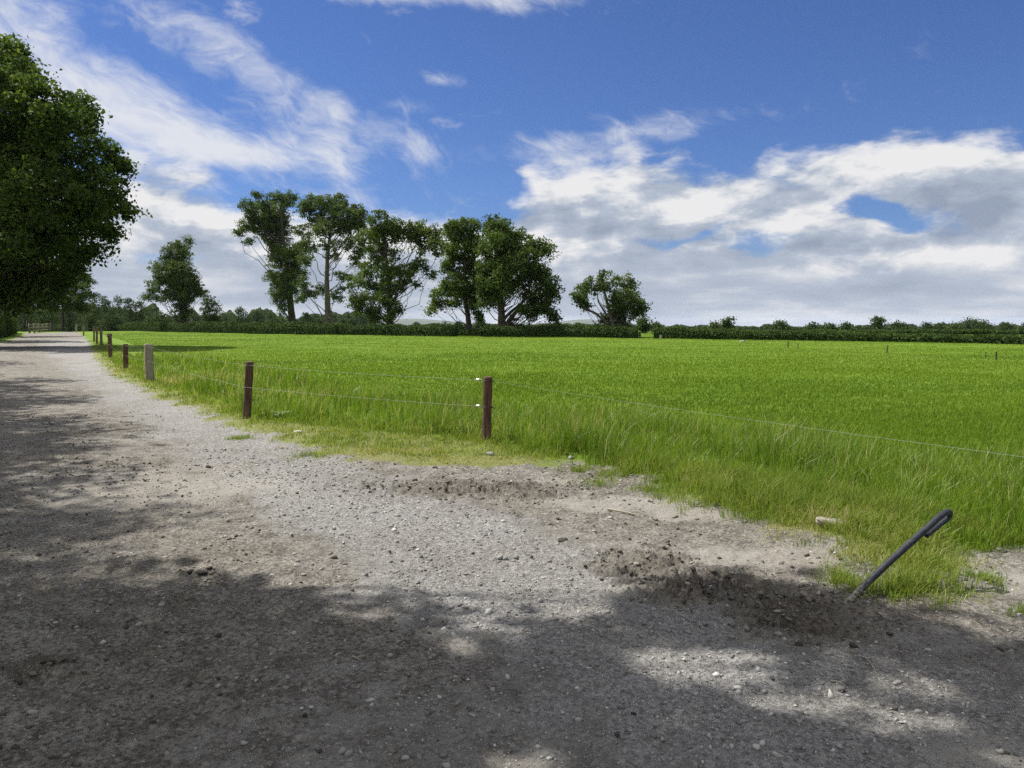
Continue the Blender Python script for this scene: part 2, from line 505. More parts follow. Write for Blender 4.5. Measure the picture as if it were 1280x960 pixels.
def single_stone(name, px, py, wpx, hpx, mat, label, cat='stone', group=None, tint=0.5, seed=0, yaw=None):
    """one stone with its own shape, sized from the picture"""
    rg = np.random.default_rng(seed + 500)
    g = G(px, py); d = g[1]
    w = wpx / F * d; h = hpx / F * d * 1.15
    # subdivide the icosahedron once
    v = [tuple(q) for q in ICO_V]; f2 = []; cache = {}
    def mid(i, j):
        k = (min(i, j), max(i, j))
        if k not in cache:
            q = (np.array(v[i]) + np.array(v[j])); q /= np.linalg.norm(q); v.append(tuple(q)); cache[k] = len(v) - 1
        return cache[k]
    for a, b, c in ICO_F:
        ab, bc, ca = mid(a, b), mid(b, c), mid(c, a)
        f2 += [(a, ab, ca), (b, bc, ab), (c, ca, bc), (ab, bc, ca)]
    v = np.array(v)
    for _ in range(7):   # flat facets
        nrm = rg.normal(size=3); nrm /= np.linalg.norm(nrm); cut = rg.uniform(0.40, 0.8)
        dd = v @ nrm
        v = v - np.outer(np.clip(dd - cut, 0, None), nrm)
    v = v * (1 + rg.uniform(-0.05, 0.05, (len(v), 1)))
    v = v * np.array([w * 0.52, w * rg.uniform(0.3, 0.45), h * 0.5])
    ya = rg.uniform(-0.5, 0.5) if yaw is None else yaw
    c, s = math.cos(ya), math.sin(ya)
    v = np.stack([v[:, 0] * c - v[:, 1] * s, v[:, 0] * s + v[:, 1] * c, v[:, 2]], 1)
    z = float(height(np.array([g[0]]), np.array([g[1]]))[0])
    o = link_mesh(name, v, np.array(f2), mat, None, {'tint': np.full(len(v), tint)})
    o.location = (g[0], g[1], z + h * 0.16)
    tag(o, label, cat, group)
    return o


STONES = [
    (417, 692, 13, 7, 'clod', 0.75, 'brown lump of dry earth alone in the middle of the gravel track'),
    (260, 581, 8, 5, 'clod', 0.1, 'small dark stone on the grey gravel below the second fence post'),
    (372, 542, 12, 5, 'pebble', 1.0, 'flat whitish stone lying in the grass verge between two brown posts'),
    (922, 853, 12, 8, 'pebble', 1.0, 'round whitish stone in the sunlit gravel, larger of the bright pair'),
    (941, 877, 7, 6, 'pebble', 0.97, 'smaller whitish stone just below the round one in sunlit gravel'),
    (953, 920, 10, 9, 'pebble', 0.92, 'upright pale stone beside a cluster of chips at the front of the track'),
    (1042, 926, 8, 6, 'pebble', 1.0, 'bright white pebble near the front edge of the shaded gravel'),
    (848, 884, 13, 8, 'pebble', 0.45, 'grey lump of stone in shaded gravel at the front of the track'),
    (724, 889, 11, 7, 'pebble', 0.62, 'mid grey stone between two sunny flecks on the shaded gravel'),
    (590, 885, 13, 6, 'pebble', 0.6, 'long grey stone with its dark side in the shaded gravel'),
    (507, 938, 12, 8, 'pebble', 0.7, 'grey stone at the bottom edge of the picture on the shaded track'),
    (672, 922, 10, 8, 'pebble', 0.72, 'pale grey stone in the sunny fleck at the front of the track'),
    (381, 886, 9, 7, 'clod', 0.05, 'black clod of earth on the shaded brown part of the track'),
    (998, 893, 10, 7, 'pebble', 0.8, 'angular pale stone at the edge of the sunlit strip of gravel'),
    (1055, 844, 11, 9, 'pebble', 0.5, 'grey stone next to a dry twig on the shaded track'),
    (612, 572, 12, 6, 'pebble', 0.75, 'pale stone at the grass edge below the nearest fence post'),
    (715, 572, 12, 6, 'pebble', 0.8, 'pale stone sunk in the grass edge right of the nearest fence post'),
    (544, 583, 9, 5, 'clod', 0.2, 'dark clod at the grass edge left of the nearest fence post'),
    (703, 671, 18, 6, 'clod', 0.1, 'flat dark clod lying on the pale earth between the two muddy patches'),
    (890, 712, 16, 9, 'clod', 0.3, 'big dark clod standing up from the trampled mud'),
    (1000, 798, 14, 9, 'clod', 0.15, 'dark clod at the shaded end of the trampled mud'),
    (60, 827, 22, 8, 'clod', 0.05, 'wide black clod in the deep shade on the left of the track'),
    (252, 714, 20, 6, 'clod', 0.05, 'thin black sod where the sun reaches the left of the track'),
    (40, 880, 17, 7, 'pebble', 0.7, 'grey green flat stone in the deep shade at the left front corner'),
    (1275, 765, 9, 6, 'pebble', 0.6, 'stone beside a small grass tuft at the right edge of the track'),
]
for i, (px, py, w, h, mt, tint, lab) in enumerate(STONES):
    single_stone('stone' if mt == 'pebble' else 'earth_clod', px, py, w, h, M[mt], lab, 'stone' if mt == 'pebble' else 'clod', None, tint, i)
# squared block half sunk in the grass edge
M['block'] = simple('weathered_block', (0.20, 0.18, 0.15), (0.33, 0.31, 0.265), 14, 0.95, 0.5, 0.01)
g = G(1040, 664)
mb = MB()
L_, w_, h_ = 0.235, 0.075, 0.06
xs_ = np.linspace(-L_ / 2, L_ / 2, 7)
rings = []
for q, x_ in enumerate(xs_):
    k = 0.9 if q in (0, 6) else 1.0 + 0.05 * math.sin(q * 2.1)
    rings.append([(x_, -w_ / 2 * k, 0), (x_, w_ / 2 * k, 0), (x_, w_ / 2 * k * 0.9, h_ * k), (x_, -w_ / 2 * k * 0.85, h_ * k * 0.93)])
V = np.array(rings).reshape(-1, 3)
qf = [[4 * i + j, 4 * i + (j + 1) % 4, 4 * i + 4 + (j + 1) % 4, 4 * i + 4 + j] for i in range(6) for j in range(4)]
mb.add(V, qf + [[0, 3, 2, 1], [24, 25, 26, 27]])
o = mb.build('stone_block', M['block'], smooth=False)
o.location = (g[0], g[1], 0.035); o.rotation_euler = (0.05, 0.02, -0.45)
tag(o, 'weathered grey brown block lying in the grass edge left of the bent pipe', 'block')

# ------------------------------------------------------------------ grass
def blades(name, x, y, hgt, width, mat, tint, lean=0.5, wind=(0.25, -0.05), kind='stuff', z=None, out=None):
    n = len(x)
    z = height(x, y) if z is None else z
    a = RNG.uniform(0, 2 * math.pi, n)
    ln = np.abs(RNG.normal(0.45, 0.3, n)) * lean
    lx, ly = np.cos(a) * ln + wind[0] * lean, np.sin(a) * ln + wind[1] * lean
    if out is not None: lx, ly = lx * 0.55 + out[0], ly * 0.55 + out[1]
    wa = RNG.uniform(0, 2 * math.pi, n)
    wx, wy = np.cos(wa) * width / 2, np.sin(wa) * width / 2
    def P(t, k, side, wf):
        return np.stack([x + lx * hgt * k + side * wx * wf, y + ly * hgt * k + side * wy * wf, z - 0.01 + hgt * t], 1)
    droop = np.clip(1 - 0.25 * np.hypot(lx, ly), 0.55, 1)
    V = np.stack([P(0, 0, -1, 0.8), P(0, 0, 1, 0.8), P(0.5, 0.22, -1, 1), P(0.5, 0.22, 1, 1), P(0.95 * droop, 0.85, 0, 0)], 1).reshape(-1, 3)
    b = np.arange(n)[:, None] * 5
    quads = b + np.array([[0, 1, 3, 2]]); tris = b + np.array([[2, 3, 4]])
    o = link_mesh(name, V, [quads, tris], mat, None, {'tint': np.repeat(tint, 5)})
    tag(o, kind=kind)
    return o


def make_grass():
    # tall uncut band along the fence: tufts of blades, some rank and dark, some pale
    N0 = 34000
    px = RNG.uniform(-60, 2000, N0)
    d = 3.4 * (34 / 3.4) ** RNG.uniform(0, 1, N0)
    x, y = (px - CX) / F * d, d
    fs = poly_sd(FIELD, x, y) + 0.35 * fbm(x / 0.7, y / 0.7, 3, 121)
    mk = masks(x, y)
    patch = fbm(x / 0.6, y / 0.6, 3, 131)
    keep = (fs > 0.0) & (fs < 4.4) & (mk['bare'] < 0.3) & (RNG.uniform(0, 1, N0) < np.clip(0.75 + 0.9 * patch, 0.15, 1)) & (RNG.uniform(0, 1, N0) < sstep(4.4, 2.6, fs) + 0.03)
    x, y, d, fs, patch = x[keep], y[keep], d[keep], fs[keep], patch[keep]
    n = len(x)
    near_right = sstep(0.8, 2.0, x) * sstep(9, 7, y)
    rank = np.clip(0.5 + 1.1 * fbm(x / 0.9, y / 0.9, 3, 141) + RNG.normal(0, 0.22, n), 0, 1.3)
    h = 0.085 + 0.34 * sstep(0.0, 1.0, (fs - 0.02) / (0.5 + 1.0 * near_right)) * sstep(4.6, 2.8, fs) * (0.35 + 0.75 * rank)
    tint = np.clip(0.40 - 0.22 * (rank - 0.5) + RNG.normal(0, 0.14, n), 0.02, 0.68)
    nb = np.clip((16 + 22 * RNG.uniform(0, 1, n) ** 2) * np.clip(8 / d, 0.45, 1.5), 7, 60).astype(int)
    rad = 0.035 + 0.05 * RNG.uniform(0, 1, n) + 0.004 * d
    idx = np.repeat(np.arange(n), nb); m = len(idx)
    a = RNG.uniform(0, 2 * math.pi, m); rr = np.abs(RNG.normal(0, 1, m))
    bx, by = x[idx] + np.cos(a) * rr * rad[idx], y[idx] + np.sin(a) * rr * rad[idx]
    bh = h[idx] * RNG.uniform(0.55, 1.15, m)
    lean = RNG.uniform(0.12, 0.55, m) * np.clip(rr, 0.2, 1.6)
    bt = np.clip(tint[idx] + RNG.normal(0, 0.07, m), 0, 0.7)
    dryp = RNG.uniform(0, 1, m) < 0.05
    bt[dryp] = RNG.uniform(0.78, 1.0, dryp.sum())
    w = np.clip(0.0058 * np.maximum(1, d[idx] / 8.5), 0, 0.03) * RNG.uniform(0.6, 1.35, m)
    w[dryp] *= 0.7
    blades('tall_grass', bx, by, np.clip(bh, 0.04, 0.58), w, M['grass'], bt, 0.8, (0.18, -0.05), out=(np.cos(a) * lean, np.sin(a) * lean))
    # flowering stems standing above the leaves
    k = RNG.choice(n, min(n, 2600), replace=False); k = k[(h[k] > 0.22)]
    sx_, sy_ = x[k] + RNG.normal(0, .06, len(k)), y[k] + RNG.normal(0, .06, len(k))
    blades('seed_stems', sx_, sy_, h[k] * RNG.uniform(1.15, 1.6, len(k)), 0.0038 * np.maximum(1, d[k] / 8), M['verge'], RNG.uniform(0.75, 1.0, len(k)), 0.7, (0.2, -0.05))
    # open field
    N1 = 900000
    d = 6.5 * (125 / 6.5) ** RNG.uniform(0, 1, N1) ** 0.9
    px = np.where(RNG.uniform(0, 1, N1) < 0.8, RNG.uniform(-80, 1380, N1), RNG.uniform(1380, 2100, N1))
    x, y = (px - CX) / F * d, d
    fs = poly_sd(FIELD, x, y)
    hd = line_d(HEDGE_LINE, x, y)
    keep = (fs > 2.2)
    x, y, d, hd = x[keep], y[keep], d[keep], hd[keep]
    patch = fbm(x / 2.5, y / 2.5, 4, 161)
    h = (0.088 + 0.035 * patch) * (0.75 + 0.5 * RNG.uniform(0, 1, len(x))) + 0.15 * sstep(4, 1, hd)
    tint = np.clip(0.42 + 0.30 * fbm(x / 3.2, y / 3.2, 5, 171) + 0.42 * fbm(x / 14, y / 9, 3, 175) + RNG.normal(0, 0.12, len(x)) * np.clip(14 / d, 0.2, 1), 0, 0.70)
    dryp = RNG.uniform(0, 1, len(x)) < 0.012
    tint[dryp] = RNG.uniform(0.78, 0.95, dryp.sum())
    w = 0.0048 * np.maximum(1, d / 8) * RNG.uniform(0.7, 1.3, len(x))
    blades('field_grass', x, y, h * np.clip(1 - (d - 12) / 70, 0.5, 1), w, M['field_blade'], tint, 0.9)
    # short verge between the fence and the track: small tufts and mats, thinning out over the soil
    N2 = 150000
    d = 3.7 * (60 / 3.7) ** RNG.uniform(0, 1, N2)
    px = RNG.uniform(60, 1900, N2)
    x, y = (px - CX) / F * d, d
    fs = poly_sd(FIELD, x, y)
    mk = masks(x, y)
    edge = mk['sd'] + 0.30 * fbm(x / 0.4, y / 0.4, 3, 186)
    thin = sstep(0.16, -0.5, edge) * (0.5 + 0.5 * sstep(-0.35, 0.25, fbm(x / 0.5, y / 0.5, 3, 187)))
    keep = (fs < 0.9) & (RNG.uniform(0, 1, N2) < thin) & (edge < 0.14)
    x, y, d, fs, e = x[keep], y[keep], d[keep], fs[keep], edge[keep]
    n = len(x)
    lush = sstep(0.4, 1.3, x)
    yel = np.zeros(n)
    for px_, py_, rx_, ry_ in [(1105, 690, .42, .34), (1160, 672, .4, .3), (1010, 662, .5, .25), (860, 612, .4, .22), (450, 566, 1.6, .22), (620, 578, 1.2, .25), (250, 512, 1.2, .6), (330, 540, .9, .4), (150, 465, 2, 2)]:
        c = G(px_, py_); yel = np.maximum(yel, np.exp(-((x - c[0]) / rx_) ** 2 - ((y - c[1]) / ry_) ** 2))
    sz = RNG.uniform(0, 1, n)
    h = (0.035 + 0.055 * sz ** 2 + 0.05 * sstep(-0.4, 0.2, fs)) * (0.55 + 0.6 * sstep(0.05, -0.5, e)) * (1 + 0.9 * lush * (1 - yel))
    tint = np.clip(0.40 + 0.30 * fbm(x / 0.3, y / 0.3, 3, 201) + RNG.normal(0, 0.15, n) + 0.42 * yel, 0.02, 0.95)
    nb = np.clip((8 + 12 * sz) * np.clip(6 / d, 0.5, 1.4), 4, 30).astype(int)
    rad = 0.018 + 0.03 * sz + 0.003 * d
    idx = np.repeat(np.arange(n), nb); m = len(idx)
    a = RNG.uniform(0, 2 * math.pi, m); rr = np.abs(RNG.normal(0, 1, m))
    lean = RNG.uniform(0.2, 0.8, m) * np.clip(rr, 0.2, 1.5)
    w = np.clip(0.0044 * np.maximum(1, d[idx] / 6.5), 0, 0.03) * RNG.uniform(0.6, 1.3, m)
    blades('verge_grass', x[idx] + np.cos(a) * rr * rad[idx], y[idx] + np.sin(a) * rr * rad[idx], h[idx] * RNG.uniform(0.5, 1.2, m), w, M['verge'],
           np.clip(tint[idx] + RNG.normal(0, 0.10, m), 0, 1), 0.9, (0.15, -0.05), out=(np.cos(a) * lean, np.sin(a) * lean))
    # sparse tufts straying over the bare ground
    cs = [(745, 601, .28), (765, 593, .22), (815, 612, .25), (850, 617, .3), (905, 632, .3), (835, 603, .22), (1180, 690, .2), (1275, 762, .1), (1230, 722, .15), (1130, 700, .4), (1150, 735, .35), (720, 585, .2), (970, 650, .3), (300, 545, .25), (390, 568, .3)]
    xs, ys = [], []
    for px_, py_, r_ in cs:
        c = G(px_, py_); k = int(2600 * r_)
        xs.append(RNG.normal(c[0], r_ * 0.5, k)); ys.append(RNG.normal(c[1], r_ * 0.32, k))
    x, y = np.concatenate(xs), np.concatenate(ys)
    keep = fbm(x / 0.1, y / 0.1, 2, 211) > -0.25
    x, y = x[keep], y[keep]
    blades('verge_grass', x, y, RNG.uniform(0.03, 0.11, len(x)), RNG.uniform(0.002, 0.0045, len(x)), M['verge'], np.clip(RNG.normal(0.3, 0.22, len(x)), 0, 1), 1.0)
    # dead straw and grey old stems
    xs, ys = [], []
    for px_, py_, r_, k in [(236, 483, 1.0, 260), (262, 480, 1.6, 420), (330, 500, 1.2, 160), (560, 545, 0.9, 200), (700, 550, .8, 160), (480, 570, 1.0, 300)]:
        c = G(px_, py_); xs.append(RNG.normal(c[0], r_ * 0.6, k)); ys.append(RNG.normal(c[1], r_ * 0.4, k))
    x, y = np.concatenate(xs), np.concatenate(ys)
    d = np.hypot(x, y)
    blades('dry_grass', x, y, np.where(poly_sd(FIELD, x, y) > 0, RNG.uniform(0.15, 0.4, len(x)), RNG.uniform(0.03, 0.12, len(x))), 0.0035 * np.maximum(1, d / 7), M['verge'], RNG.uniform(0.85, 1.0, len(x)), 1.3)


make_grass()

# sun: shade of a point at height h falls at (x + SX h, y + SY h)
SUN_AZ = math.atan2(0.92, -0.39)          # direction the shade runs: right and slightly towards us
EL = math.radians(55)
SX, SY = math.cos(EL) / math.sin(EL) * 0.92, -math.cos(EL) / math.sin(EL) * 0.39


FLECK_PX = [(440, 700, 120, 26), (330, 690, 60, 20), (600, 715, 150, 18), (590, 782, 75, 11), (690, 752, 70, 15), (450, 762, 60, 9), (875, 822, 105, 24), (1010, 862, 110, 20), (1130, 892, 95, 15), (640, 935, 60, 26), (1268, 942, 34, 26), (1190, 752, 60, 6), (780, 915, 40, 9), (560, 800, 40, 6)]
FLECKS = []
for px_, py_, a_, b_ in FLECK_PX:
    g_ = G(px_, py_); e_ = G(px_ + a_, py_); f_ = G(px_, py_ - b_)
    FLECKS.append((g_[0], g_[1], e_[0] - g_[0], f_[1] - g_[1]))


# ------------------------------------------------------------------ trees
def leaf_mesh(c, size, tint, up=0.35, out_dir=None):
    n = len(c)
    nm = RNG.normal(size=(n, 3)); nm[:, 2] += up
    if out_dir is not None: nm += out_dir * 0.8
    nm /= np.linalg.norm(nm, axis=1, keepdims=True) + 1e-9
    t = np.cross(nm, RNG.normal(size=(n, 3))); t /= np.linalg.norm(t, axis=1, keepdims=True) + 1e-9
    b = np.cross(nm, t)
    s = (size * RNG.uniform(0.65, 1.35, n))[:, None]
    V = np.stack([c - t * s * 0.5, c + b * s * 0.30 + nm * s * 0.10, c + t * s * 0.5 - nm * s * 0.08, c - b * s * 0.30 + nm * s * 0.10], 1).reshape(-1, 3)
    Fq = np.arange(n)[:, None] * 4 + np.array([[0, 1, 2, 3]])
    return V, Fq, np.repeat(tint, 4)


def make_tree(name, label, cat, base, trunk_pts, trunk_r, lobes, leaf=0.22, puff=0.75, per_puff=85, fill=1.15, mat='leaf', bark='bark', group=None, tint0=0.3, bare=(), limb=0.30, gap=0.0, flecks=None, infill=0.0):
    """base: world xyz; trunk_pts: world polyline; lobes: list of (centre xyz, radii xyz)"""
    base = np.asarray(base, float)
    root = empty(name, base); tag(root, label, cat, group)
    mb = MB()
    tp = np.array(trunk_pts, float)
    # smooth the trunk line
    tt = np.linspace(0, 1, len(tp)); ts = np.linspace(0, 1, 4 * len(tp))
    tp2 = np.stack([np.interp(ts, tt, tp[:, k]) for k in range(3)], 1)
    tr = trunk_r * (1 - 0.78 * ts ** 0.9); tr[0] *= 1.45; tr[1] *= 1.12
    tp2[0, 2] -= 0.3
    mb.tube(tp2, tr, 9, 0.07)
    C, S, T, O = [], [], [], []
    if infill:
        extra = []
        for a_ in range(len(lobes)):
            for b_ in range(a_ + 1, len(lobes)):
                c1_, r1_ = np.asarray(lobes[a_][0]), np.asarray(lobes[a_][1]); c2_, r2_ = np.asarray(lobes[b_][0]), np.asarray(lobes[b_][1])
                g_ = np.hypot(c1_[0] - c2_[0], c1_[2] - c2_[2])
                if 0.5 * (r1_[0] + r2_[0]) < g_ < 1.25 * (r1_[0] + r2_[0]) and RNG.uniform() < infill:
                    f_ = RNG.uniform(0.35, 0.65)
                    extra.append((c1_ * f_ + c2_ * (1 - f_), np.minimum(r1_, r2_) * RNG.uniform(0.6, 0.85)))
        lobes = list(lobes) + extra
    for c, r in lobes:
        c = np.asarray(c, float); r = np.asarray(r, float)
        hd = np.hypot(tp2[:, 0] - c[0], tp2[:, 1] - c[1])
        want = c[2] - 1.15 * hd - 0.3 * r[2]
        i = int(np.argmin(np.abs(tp2[:, 2] - want) + 0.15 * hd))
        i = max(i, 2)
        s0 = tp2[i]; L = np.linalg.norm(c - s0)
        if L > 0.5:
            t = np.linspace(0, 1, 6)[:, None]
            pth = s0 + (c - s0) * t
            pth[:, 2] += (np.sin(t[:, 0] * math.pi) * -0.10 * L)
            pth[1:-1] += RNG.normal(0, 0.04 * L, (4, 3))
            r0 = 0.75 * max(0.03, min(tr[i] * 0.5, limb * trunk_r * (0.35 + 0.25 * r[0])))
            mb.tube(pth, r0 * (1 - 0.75 * t[:, 0]), 6, 0.08, False)
        vol = r[0] * r[1] * r[2]
        k = max(5, int(fill * 7.0 * vol ** (2 / 3) / puff ** 2))
        q = RNG.normal(size=(k, 3)); q /= np.linalg.norm(q, axis=1, keepdims=True)
        rad = RNG.uniform(0.10, 1.0, k) ** 0.5 * RNG.uniform(0.85, 1.22, k)
        pc = c + q * rad[:, None] * r
        lobe_t = RNG.normal(0, 0.10)
        for j in range(k):
            if RNG.uniform() < gap: continue
            if j % 3 == 0:
                t = np.linspace(0, 1, 4)[:, None]
                tw = c + (pc[j] - c) * t + np.vstack([np.zeros((1, 3)), RNG.normal(0, 0.12 * puff, (2, 3)), np.zeros((1, 3))])
                mb.tube(tw, max(0.012, 0.045 * trunk_r) * (1 - 0.7 * t[:, 0]), 4, 0, False)
            pr = puff * RNG.uniform(0.35, 1.15); m_ = int(per_puff * RNG.uniform(0.5, 1.2) * (0.25 + 0.75 * (pr / puff) ** 2))
            dirs = RNG.normal(size=(m_, 3)); dirs /= np.linalg.norm(dirs, axis=1, keepdims=True)
            sq = RNG.uniform(0.6, 1.35, 3) * [1, 1, 0.75]
            rr_ = np.where(RNG.uniform(0, 1, m_) < 0.14, RNG.uniform(0.9, 1.5, m_), RNG.uniform(0, 1, m_) ** 0.5)
            lc = pc[j] + dirs * rr_[:, None] * pr * sq
            lc[:, 2] -= 0.12 * pr * rr_ ** 2
            if flecks is not None:
                gx, gy = lc[:, 0] + SX * lc[:, 2], lc[:, 1] + SY * lc[:, 2]
                hit = np.zeros(m_, bool)
                for fx, fy, fa, fb in flecks: hit |= ((gx - fx) / fa) ** 2 + ((gy - fy) / fb) ** 2 < 1
                ok = ~hit | (RNG.uniform(0, 1, m_) < 0.11)
                lc, dirs = lc[ok], dirs[ok]; m_ = len(lc)
                if m_ == 0: continue
            C.append(lc); O.append(dirs)
            tv = tint0 + lobe_t + RNG.normal(0, 0.17)
            T.append(np.clip(RNG.normal(tv, 0.14, m_), 0, 1)); S.append(leaf * RNG.uniform(0.7, 1.25, m_))
    for pth, r0 in bare:
        pth = np.asarray(pth, float); t = np.linspace(0, 1, len(pth))
        mb.tube(pth, r0 * (1 - 0.8 * t), 5, 0.05, False)
    V, Fq, tint = leaf_mesh(np.concatenate(C), np.concatenate(S), np.concatenate(T), 0.35, np.concatenate(O))
    crown = link_mesh('crown', V - base, Fq, M[mat], root, {'tint': tint})
    mb.v = [v - base for v in mb.v]
    mb.build('trunk', M[bark], root)
    return root


def px_tree(name, label, base_px, lobes_px, trunk_px, conv, d=None, tr_px=9, depth=0.75, leaf=0.22, puff=0.75, **kw):
    """lobes_px / trunk_px are read off an enlarged view; conv turns them to picture coordinates"""
    b = G(*base_px) if d is None else AT(base_px[0], base_px[1], d)
    Y = b[1]; s = Y / F
    P = [conv(*q) for q in lobes_px]
    cx = np.mean([q[0] for q in P]); hw = max(10, np.ptp([q[0] for q in P]) * 0.5)
    lobes = []
    for (x, y, rx, ry) in P:
        room = math.sqrt(max(0.08, 1 - ((x - cx) / (hw * 1.15)) ** 2)) * hw * depth
        dy = RNG.uniform(-1, 1) * room * s
        c = AT(x, y, Y + dy)
        lobes.append((c, (rx * s * 1.12, 0.6 * (rx + ry) * s, ry * s * 1.12)))
    gz = float(height(np.array([b[0]]), np.array([b[1]]))[0])
    tp = [AT(conv(*q, 1, 1)[0], conv(*q, 1, 1)[1], Y) for q in trunk_px]
    tp[0][2] = gz if d is None else b[2]
    b = np.array([tp[0][0], Y, tp[0][2]])
    kb = [([AT(*conv(*q, 1, 1)[:2], Y + RNG.uniform(-.3, .3)) for q in line], r) for line, r in kw.pop('bare_px', ())]
    return make_tree(name, label, 'tree', b, tp, tr_px / 2 * s, lobes, leaf, puff, bare=kb, **kw)


z3 = lambda X, Y, a, b: (160 + X / 4.571, 220 + Y / 4.571, a / 4.571, b / 4.571)
z4 = lambda X, Y, a, b: (420 + X / 4.267, 240 + Y / 4.267, a / 4.267, b / 4.267)
z5 = lambda X, Y, a, b: (680 + X / 4.571, 320 + Y / 4.571, a / 4.571, b / 4.571)
z2 = lambda X, Y, a, b: (X / 5.333, 270 + Y / 5.333, a / 5.333, b / 5.333)
z6 = lambda X, Y, a, b: (960 + X / 4, 380 + Y / 4, a / 4, b / 4)
ID = lambda X, Y, a, b: (X, Y, a, b)
FG = 'tall trees along the far hedge'

px_tree('broadleaf_tree', 'slim ivy clad tree with a narrow crown, standing apart at the left of the hedge', (229, 415),
        [(275, 385, 40, 32), (335, 395, 26, 40), (250, 440, 45, 40), (320, 460, 45, 42), (245, 510, 45, 40), (180, 520, 45, 30), (330, 540, 55, 40),
         (280, 570, 60, 50), (200, 580, 55, 30), (160, 610, 40, 18), (350, 600, 50, 40), (270, 640, 60, 45), (120, 690, 45, 20), (190, 695, 40, 20),
         (340, 670, 50, 40), (400, 640, 40, 30), (430, 670, 35, 25), (300, 720, 60, 45), (300, 780, 45, 40), (375, 590, 30, 25)],
        [(318, 890), (312, 780), (300, 640), (285, 480), (278, 390)], z3, tr_px=8, mat='leaf_cool', tint0=0.42, leaf=0.27, puff=0.85, group=FG, infill=0.55,
        bare_px=[([(320, 700), (390, 620), (430, 570)], 0.10), ([(330, 640), (380, 560), (415, 545)], 0.08)])
px_tree('broadleaf_tree', 'tree leaning left with leaves down its trunk, first of the close row of five', (366, 414),
        [(735, 105, 32, 30), (700, 175, 55, 40), (765, 190, 50, 45), (870, 135, 70, 42), (930, 130, 40, 35), (840, 205, 70, 50), (690, 285, 65, 35), (632, 318, 35, 22), (780, 285, 75, 48),
         (885, 290, 60, 50), (690, 375, 32, 22), (845, 370, 75, 50), (900, 440, 75, 50), (850, 490, 55, 50), (950, 480, 55, 50), (835, 565, 55, 40),
         (920, 570, 75, 50), (850, 635, 50, 40), (935, 640, 55, 40), (890, 720, 40, 40), (985, 565, 35, 35), (835, 700, 22, 20), (1000, 400, 35, 35), (870, 770, 25, 22), (905, 660, 50, 40)],
        [(945, 880), (932, 760), (920, 640), (900, 470), (880, 300), (870, 170)], z3, tr_px=10, tint0=0.36, leaf=0.27, puff=0.85, group=FG, infill=0.55)
px_tree('broadleaf_tree', 'loose crowned tree with grey limbs showing, second of the close row of five', (410, 416),
        [(1060, 140, 55, 35), (1120, 150, 50, 35), (1195, 145, 60, 38), (1000, 190, 45, 40), (1120, 215, 60, 45), (1240, 210, 55, 45), (1300, 200, 50, 45), (1010, 310, 45, 40), (1100, 300, 45, 40),
         (1200, 300, 50, 40), (1280, 290, 55, 45), (1040, 400, 48, 40), (1255, 390, 45, 35), (1320, 300, 40, 40), (1020, 480, 40, 35), (1000, 610, 40, 32), (1050, 680, 45, 30), (985, 700, 30, 25),
         (1100, 640, 30, 25), (1235, 570, 42, 30), (1190, 690, 42, 28), (1300, 480, 30, 40), (1175, 440, 32, 30), (1340, 230, 35, 40), (1330, 420, 30, 35), (1240, 640, 25, 20), (1140, 390, 40, 30)],
        [(1146, 885), (1140, 740), (1135, 600), (1140, 460), (1155, 320), (1180, 190)], z3, tr_px=9, mat='leaf_cool', tint0=0.44, bark='pale_bark', leaf=0.27, puff=0.80, group=FG, infill=0.35)
px_tree('broadleaf_tree', 'tree with a V of open limbs, third of the close row of five', (487, 418),
        [(240, 140, 55, 38), (310, 165, 45, 40), (190, 205, 40, 38), (280, 225, 55, 45), (440, 190, 50, 35), (520, 225, 50, 38), (480, 270, 60, 38), (390, 225, 40, 38), (545, 280, 42, 38),
         (200, 260, 45, 35), (130, 250, 38, 20), (225, 330, 48, 42), (310, 335, 28, 35), (180, 400, 45, 38), (255, 420, 55, 42), (345, 425, 42, 40), (400, 430, 40, 35), (440, 375, 30, 22),
         (500, 440, 32, 28), (430, 490, 20, 16), (110, 480, 45, 36), (205, 500, 52, 40), (325, 500, 45, 36), (255, 560, 48, 38), (115, 595, 40, 36), (175, 565, 36, 28), (220, 645, 42, 36),
         (320, 605, 30, 30), (330, 640, 16, 18), (205, 685, 22, 14), (285, 660, 28, 32), (90, 560, 25, 25), (540, 330, 30, 22)],
        [(292, 760), (286, 660), (285, 550), (278, 440), (262, 300), (250, 180)], z4, tr_px=9, tint0=0.38, leaf=0.27, puff=0.80, group=FG, infill=0.55,
        bare_px=[([(288, 580), (340, 460), (400, 330), (450, 230)], 0.13), ([(290, 610), (360, 500), (420, 380), (520, 250)], 0.11), ([(280, 500), (220, 400), (180, 300)], 0.10)])
px_tree('broadleaf_tree', 'tree with one low bough left of its trunk, fourth of the close row of five', (586, 420),
        [(655, 165, 60, 38), (615, 215, 35, 40), (715, 175, 50, 38), (610, 285, 42, 34), (685, 265, 58, 42), (745, 275, 38, 48), (640, 345, 35, 30), (715, 365, 48, 40), (590, 415, 30, 26),
         (680, 430, 45, 32), (755, 430, 40, 45), (570, 495, 42, 30), (640, 480, 40, 22), (535, 575, 38, 42), (518, 630, 22, 28), (590, 600, 32, 30), (640, 570, 32, 22), (755, 520, 42, 40),
         (720, 540, 32, 30), (740, 610, 30, 30), (762, 655, 14, 24), (650, 520, 20, 20), (610, 370, 25, 25)],
        [(713, 765), (704, 660), (688, 570), (686, 460), (688, 320), (680, 200)], z4, tr_px=8, tint0=0.40, leaf=0.27, puff=0.80, group=FG, infill=0.55)
